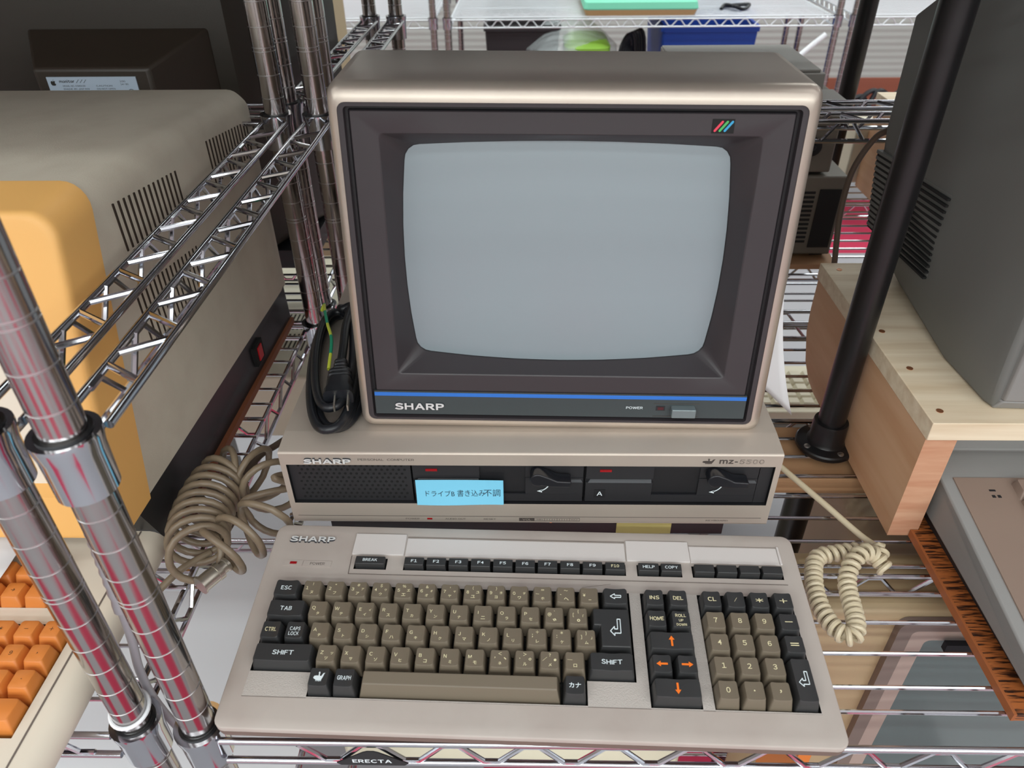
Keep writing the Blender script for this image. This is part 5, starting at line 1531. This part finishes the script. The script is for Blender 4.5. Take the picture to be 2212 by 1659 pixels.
# ================================================================ stacked boxes on the shelf behind
d1 = thing('disk_drive_unit', 'dark taupe drive box with vent slots, lower of the stack behind the monitor', 'drive', (0.53, 0.74, 0.0))
mb = MB().box(0.405, 0.6560, 0.597, 0.90, 0.0150, 0.1420)
part('case', mb, d1, [DRIVE], 0.003, 2)
mb = MB().box(0.618, 0.650, 0.5955, 0.598, 0.028, 0.122)
part('bay_opening', mb, d1, [SLOTBLK], label='black bay panel')
mb = MB()
for k in range(12): mb.box(0.560, 0.612, 0.5960, 0.598, 0.036 + k * 0.0072, 0.0395 + k * 0.0072)
part('vent', mb, d1, [SLOTBLK])
mb = MB()
for x in (0.42, 0.64):
    for y in (0.62, 0.87): mb.box(x - 0.01, x + 0.01, y - 0.01, y + 0.01, 0.0085, 0.0150)
part('rubber_foot', mb, d1, [BASEBLK])
mb = MB().box(0.38, 0.664, 0.575, 0.90, 0.0005, 0.0085)
solo('wooden_board', mb, [TAN], 'tan board under the stacked drive boxes behind the monitor', 'board', (0.52, 0.74, 0.0))
d2 = thing('disk_drive_unit', 'dark taupe box with a round black knob, upper of the stack behind the monitor', 'drive', (0.50, 0.74, 0.142))
mb = MB().box(0.400, 0.6270, 0.600, 0.88, 0.1465, 0.2480)
part('case', mb, d2, [DRIVE], 0.003, 2)
mb = MB().lathe([(0.013, 0.0), (0.013, 0.006), (0.010, 0.008)], (0, 0, 0), 20, 0, Matrix.Translation((0.592, 0.600, 0.186)) @ Matrix.Rotation(PI / 2, 4, 'X'))
mb.lathe([(0.004, 0.008), (0.003, 0.0095)], (0, 0, 0), 12, 1, Matrix.Translation((0.592, 0.600, 0.186)) @ Matrix.Rotation(PI / 2, 4, 'X'))
part('knob', mb, d2, [SLOTBLK, BLACKPL], label='round black knob')
mb = MB()
for x in (0.42, 0.61):
    for y in (0.62, 0.86): mb.box(x - 0.008, x + 0.008, y - 0.008, y + 0.008, 0.1420, 0.1466)
part('rubber_foot', mb, d2, [BASEBLK])
mb = MB().box(0.40, 0.6275, 0.599, 0.66, 0.2480, 0.2505)
mb.box(0.40, 0.612, 0.66, 0.85, 0.2480, 0.2720)
mb.box(0.40, 0.607, 0.668, 0.84, 0.2720, 0.2760)
part('lid', mb, d2, [DRIVE_TOP], 0.0015, 2, label='pale stepped lid')
ws = thing('wooden_stand', 'pine stand on the shelf behind, seen between the black pipe and grey monitor', 'stand', (0.80, 0.75, 0.0))
mb = MB()
sec = [(0.66, 0.0), (0.66, 0.155), (0.936, 0.155), (0.936, 0.0)]
n = len(sec)
mb.add([(0.819, y, z) for y, z in sec] + [(0.842, y, z) for y, z in sec], [tuple(range(n))[::-1], tuple(range(n, 2 * n))] + [(i, (i + 1) % n, n + (i + 1) % n, n + i) for i in range(n)])
part('side_board', mb, ws, [PINE_SIDE], 0.0006)
mb = MB().box(0.817, 1.08, 0.655, 0.940, 0.155, 0.174)
part('plank', mb, ws, [PINE_TOP], 0.0006)
mb = MB().box(0.800, 1.05, 0.945, 1.045, 0.0005, 0.120)
solo('equipment_box', mb, [STONE], 'off-white box on the shelf behind, next to a pine board', 'box', (0.92, 1.0, 0.0005), bevel=0.004)

# ================================================================ far rack and what stands on it
tr = thing('plastic_tray', 'mint green tray with a tan rim on the far wire shelf', 'tray', (0.60, 2.78, 0.030))
mb = MB()
def trg(x0, x1, y0, y1, z, r): return [(a, b, z) for a, b in rrect(x0, x1, y0, y1, r, 4, 3)]
mb.loft([trg(0.395, 0.805, 2.600, 2.95, 0.030, 0.02), trg(0.388, 0.812, 2.592, 2.96, 0.050, 0.02)], 0, True, True, False)
part('rim', mb, tr, [TANEDGE])
mb = MB().loft([trg(0.388, 0.812, 2.592, 2.96, 0.050, 0.02), trg(0.385, 0.815, 2.590, 2.962, 0.054, 0.02), trg(0.390, 0.810, 2.595, 2.957, 0.075, 0.02), trg(0.40, 0.80, 2.605, 2.947, 0.078, 0.015)], 0, True, False, True)
part('cover', mb, tr, [MINT], label='mint green cover')
FZ = -0.40
def bin_thing(name, label, cat, x0, x1, y0, y1, z0, z1, m, taper=0.02):
    t = thing(name, label, cat, ((x0 + x1) / 2, (y0 + y1) / 2, z0))
    mb = MB()
    mb.loft([trg(x0 + taper, x1 - taper, y0 + taper, y1 - taper, z0, 0.01), trg(x0, x1, y0, y1, z1 - 0.02, 0.012), trg(x0 - 0.006, x1 + 0.006, y0 - 0.006, y1 + 0.006, z1 - 0.02, 0.014), trg(x0 - 0.006, x1 + 0.006, y0 - 0.006, y1 + 0.006, z1, 0.014),
             trg(x0 + 0.006, x1 - 0.006, y0 + 0.006, y1 - 0.006, z1, 0.01), trg(x0 + taper + 0.006, x1 - taper - 0.006, y0 + taper + 0.006, y1 - taper - 0.006, z0 + 0.01, 0.01)], 0, True, True, True)
    part('shell', mb, t, [m], angle=30)
    return t
bin_thing('storage_bin', 'deep blue plastic bin on the far rack, behind the monitor', 'bin', 0.690, 1.050, 2.60, 3.05, FZ + 0.001, -0.008, BLUEBIN)
bin_thing('storage_bin', 'black crate on the far rack, next to the plastic bag', 'bin', 0.010, 0.300, 2.66, 3.05, FZ + 0.001, -0.012, DARKBOX)
# green tub in a clear bag
gt = thing('plastic_tub', 'light green tub inside a clear plastic bag on the far rack', 'tub', (0.38, 2.74, FZ))
mb = MB().loft([trg(0.34, 0.47, 2.62, 2.86, FZ, 0.03), trg(0.32, 0.50, 2.60, 2.88, -0.086, 0.05), trg(0.34, 0.485, 2.63, 2.85, -0.066, 0.05), trg(0.36, 0.44, 2.68, 2.80, -0.060, 0.03)], 0, True, True, True)
part('tub', mb, gt, [LTGREEN])
bg = MB()
rg = []
for k, (z, s, dx) in enumerate([(FZ + 0.001, 1.0, 0), (-0.20, 1.12, 0), (-0.10, 1.08, -0.006), (-0.05, 0.80, -0.004), (-0.010, 0.52, 0.0), (0.016, 0.30, 0.012), (0.022, 0.14, 0.02)]):
    rg.append([(0.345 + dx + 0.165 * s * math.cos(a) * (1 + 0.09 * math.sin(5 * a + k)), 2.74 + 0.15 * s * math.sin(a) * (1 + 0.08 * math.cos(4 * a + k)), z + 0.006 * math.sin(3 * a + k)) for a in [2 * PI * q / 36 for q in range(36)]])
bg.loft(rg, 0, True, False, True)
solo('plastic_bag', bg, [BAG], 'clear plastic bag bulging up round the light green tub', 'bag', (0.345, 2.74, FZ))
mb = MB()
for k in range(6):
    x = 0.520 + k * 0.010
    mb.tube(catmull([(x, 2.66, FZ + 0.02), (x + 0.01, 2.68, -0.20), (x + 0.03, 2.70 + 0.01 * k, -0.086 + 0.003 * k), (x + 0.07, 2.73, -0.080 + 0.002 * k), (x + 0.09, 2.74, FZ + 0.03)], 6), 0.006, 8)
solo('cable_bundle', mb, [CABLE_BLK], 'bundle of black cables between the green tub and the blue bin', 'cables', (0.58, 2.7, FZ))
mb = MB()
mb.tube(catmull([(0.92, 2.70, 0.034), (0.94, 2.72, 0.046), (0.98, 2.70, 0.040), (0.96, 2.67, 0.050), (1.0, 2.68, 0.036), (1.03, 2.72, 0.046), (0.97, 2.75, 0.038), (0.93, 2.72, 0.040)], 8), 0.0065, 8)
solo('cable_bundle', mb, [CABLE_BLK], 'small tangle of black cable on the far shelf beside the mint tray', 'cables', (0.97, 2.71, 0.03))
bin_thing('storage_bin', 'orange brown crate on the far rack behind the black pipes', 'bin', 1.46, 2.10, 2.70, 3.05, FZ + 0.001, -0.305, ORANGEBIT)
mb = MB()
for k in range(8):
    mb.tube(catmull([(1.42 + k * 0.05, 2.60, FZ + 0.01), (1.46 + k * 0.05, 2.62, FZ + 0.10 + 0.02 * (k % 3)), (1.52 + k * 0.05, 2.63, FZ + 0.12 + 0.02 * (k % 2)), (1.56 + k * 0.05, 2.62, FZ + 0.02)], 6), 0.010, 8)
solo('cable_bundle', mb, [CABLE_BLK], 'heap of black cables on the far rack behind the black pipes', 'cables', (1.65, 2.62, FZ))
mb = MB().lathe([(0.03, 0.0), (0.045, 0.01), (0.045, 0.07), (0.02, 0.09), (0.018, 0.13)], (1.415, 2.640, FZ), 20)
solo('bottle', mb, [GREENBIT], 'green bottle on the far rack beside the heap of black cables', 'bottle', (1.415, 2.64, FZ))
mb = MB().box(1.62, 1.72, 2.585, 2.598, FZ + 0.002, FZ + 0.13)
solo('label_card', mb, [PAPER], 'white card leaning on the heap of black cables on the far rack', 'card', (1.67, 2.6, FZ))
mb = MB().box(-0.62, -0.36, 1.62, 1.92, FLOOR, 0.30)
solo('storage_cabinet', mb, [CARDB], 'tall tan cabinet seen between the rear poles', 'cabinet', (-0.50, 1.77, FLOOR), bevel=0.006)
mb = MB()
mb.tube(catmull([(1.285, 2.545, -0.03), (1.20, 2.53, -0.10), (1.165, 2.52, -0.150), (1.19, 2.52, -0.185), (1.28, 2.53, -0.215)], 8), 0.010, 10)
solo('wire_hook', mb, [WHITEPL], 'bent white hook hanging on the far rack posts', 'hook', (1.22, 2.53, -0.12))

# unseen crate-shaped blockers, added to keep lamp reflections off the monitor top
for x0, x1, lab in ((-0.040, 0.380, 'unseen dark light blocker added above the view behind the big monitor, near the rear poles'), (0.400, 0.700, 'unseen dark light blocker added above the view behind the big monitor, near the black pipe')):
    bin_thing('storage_bin', lab, 'bin', x0, x1, 0.520, 0.99, 0.5095, 0.86, DARKBOX)
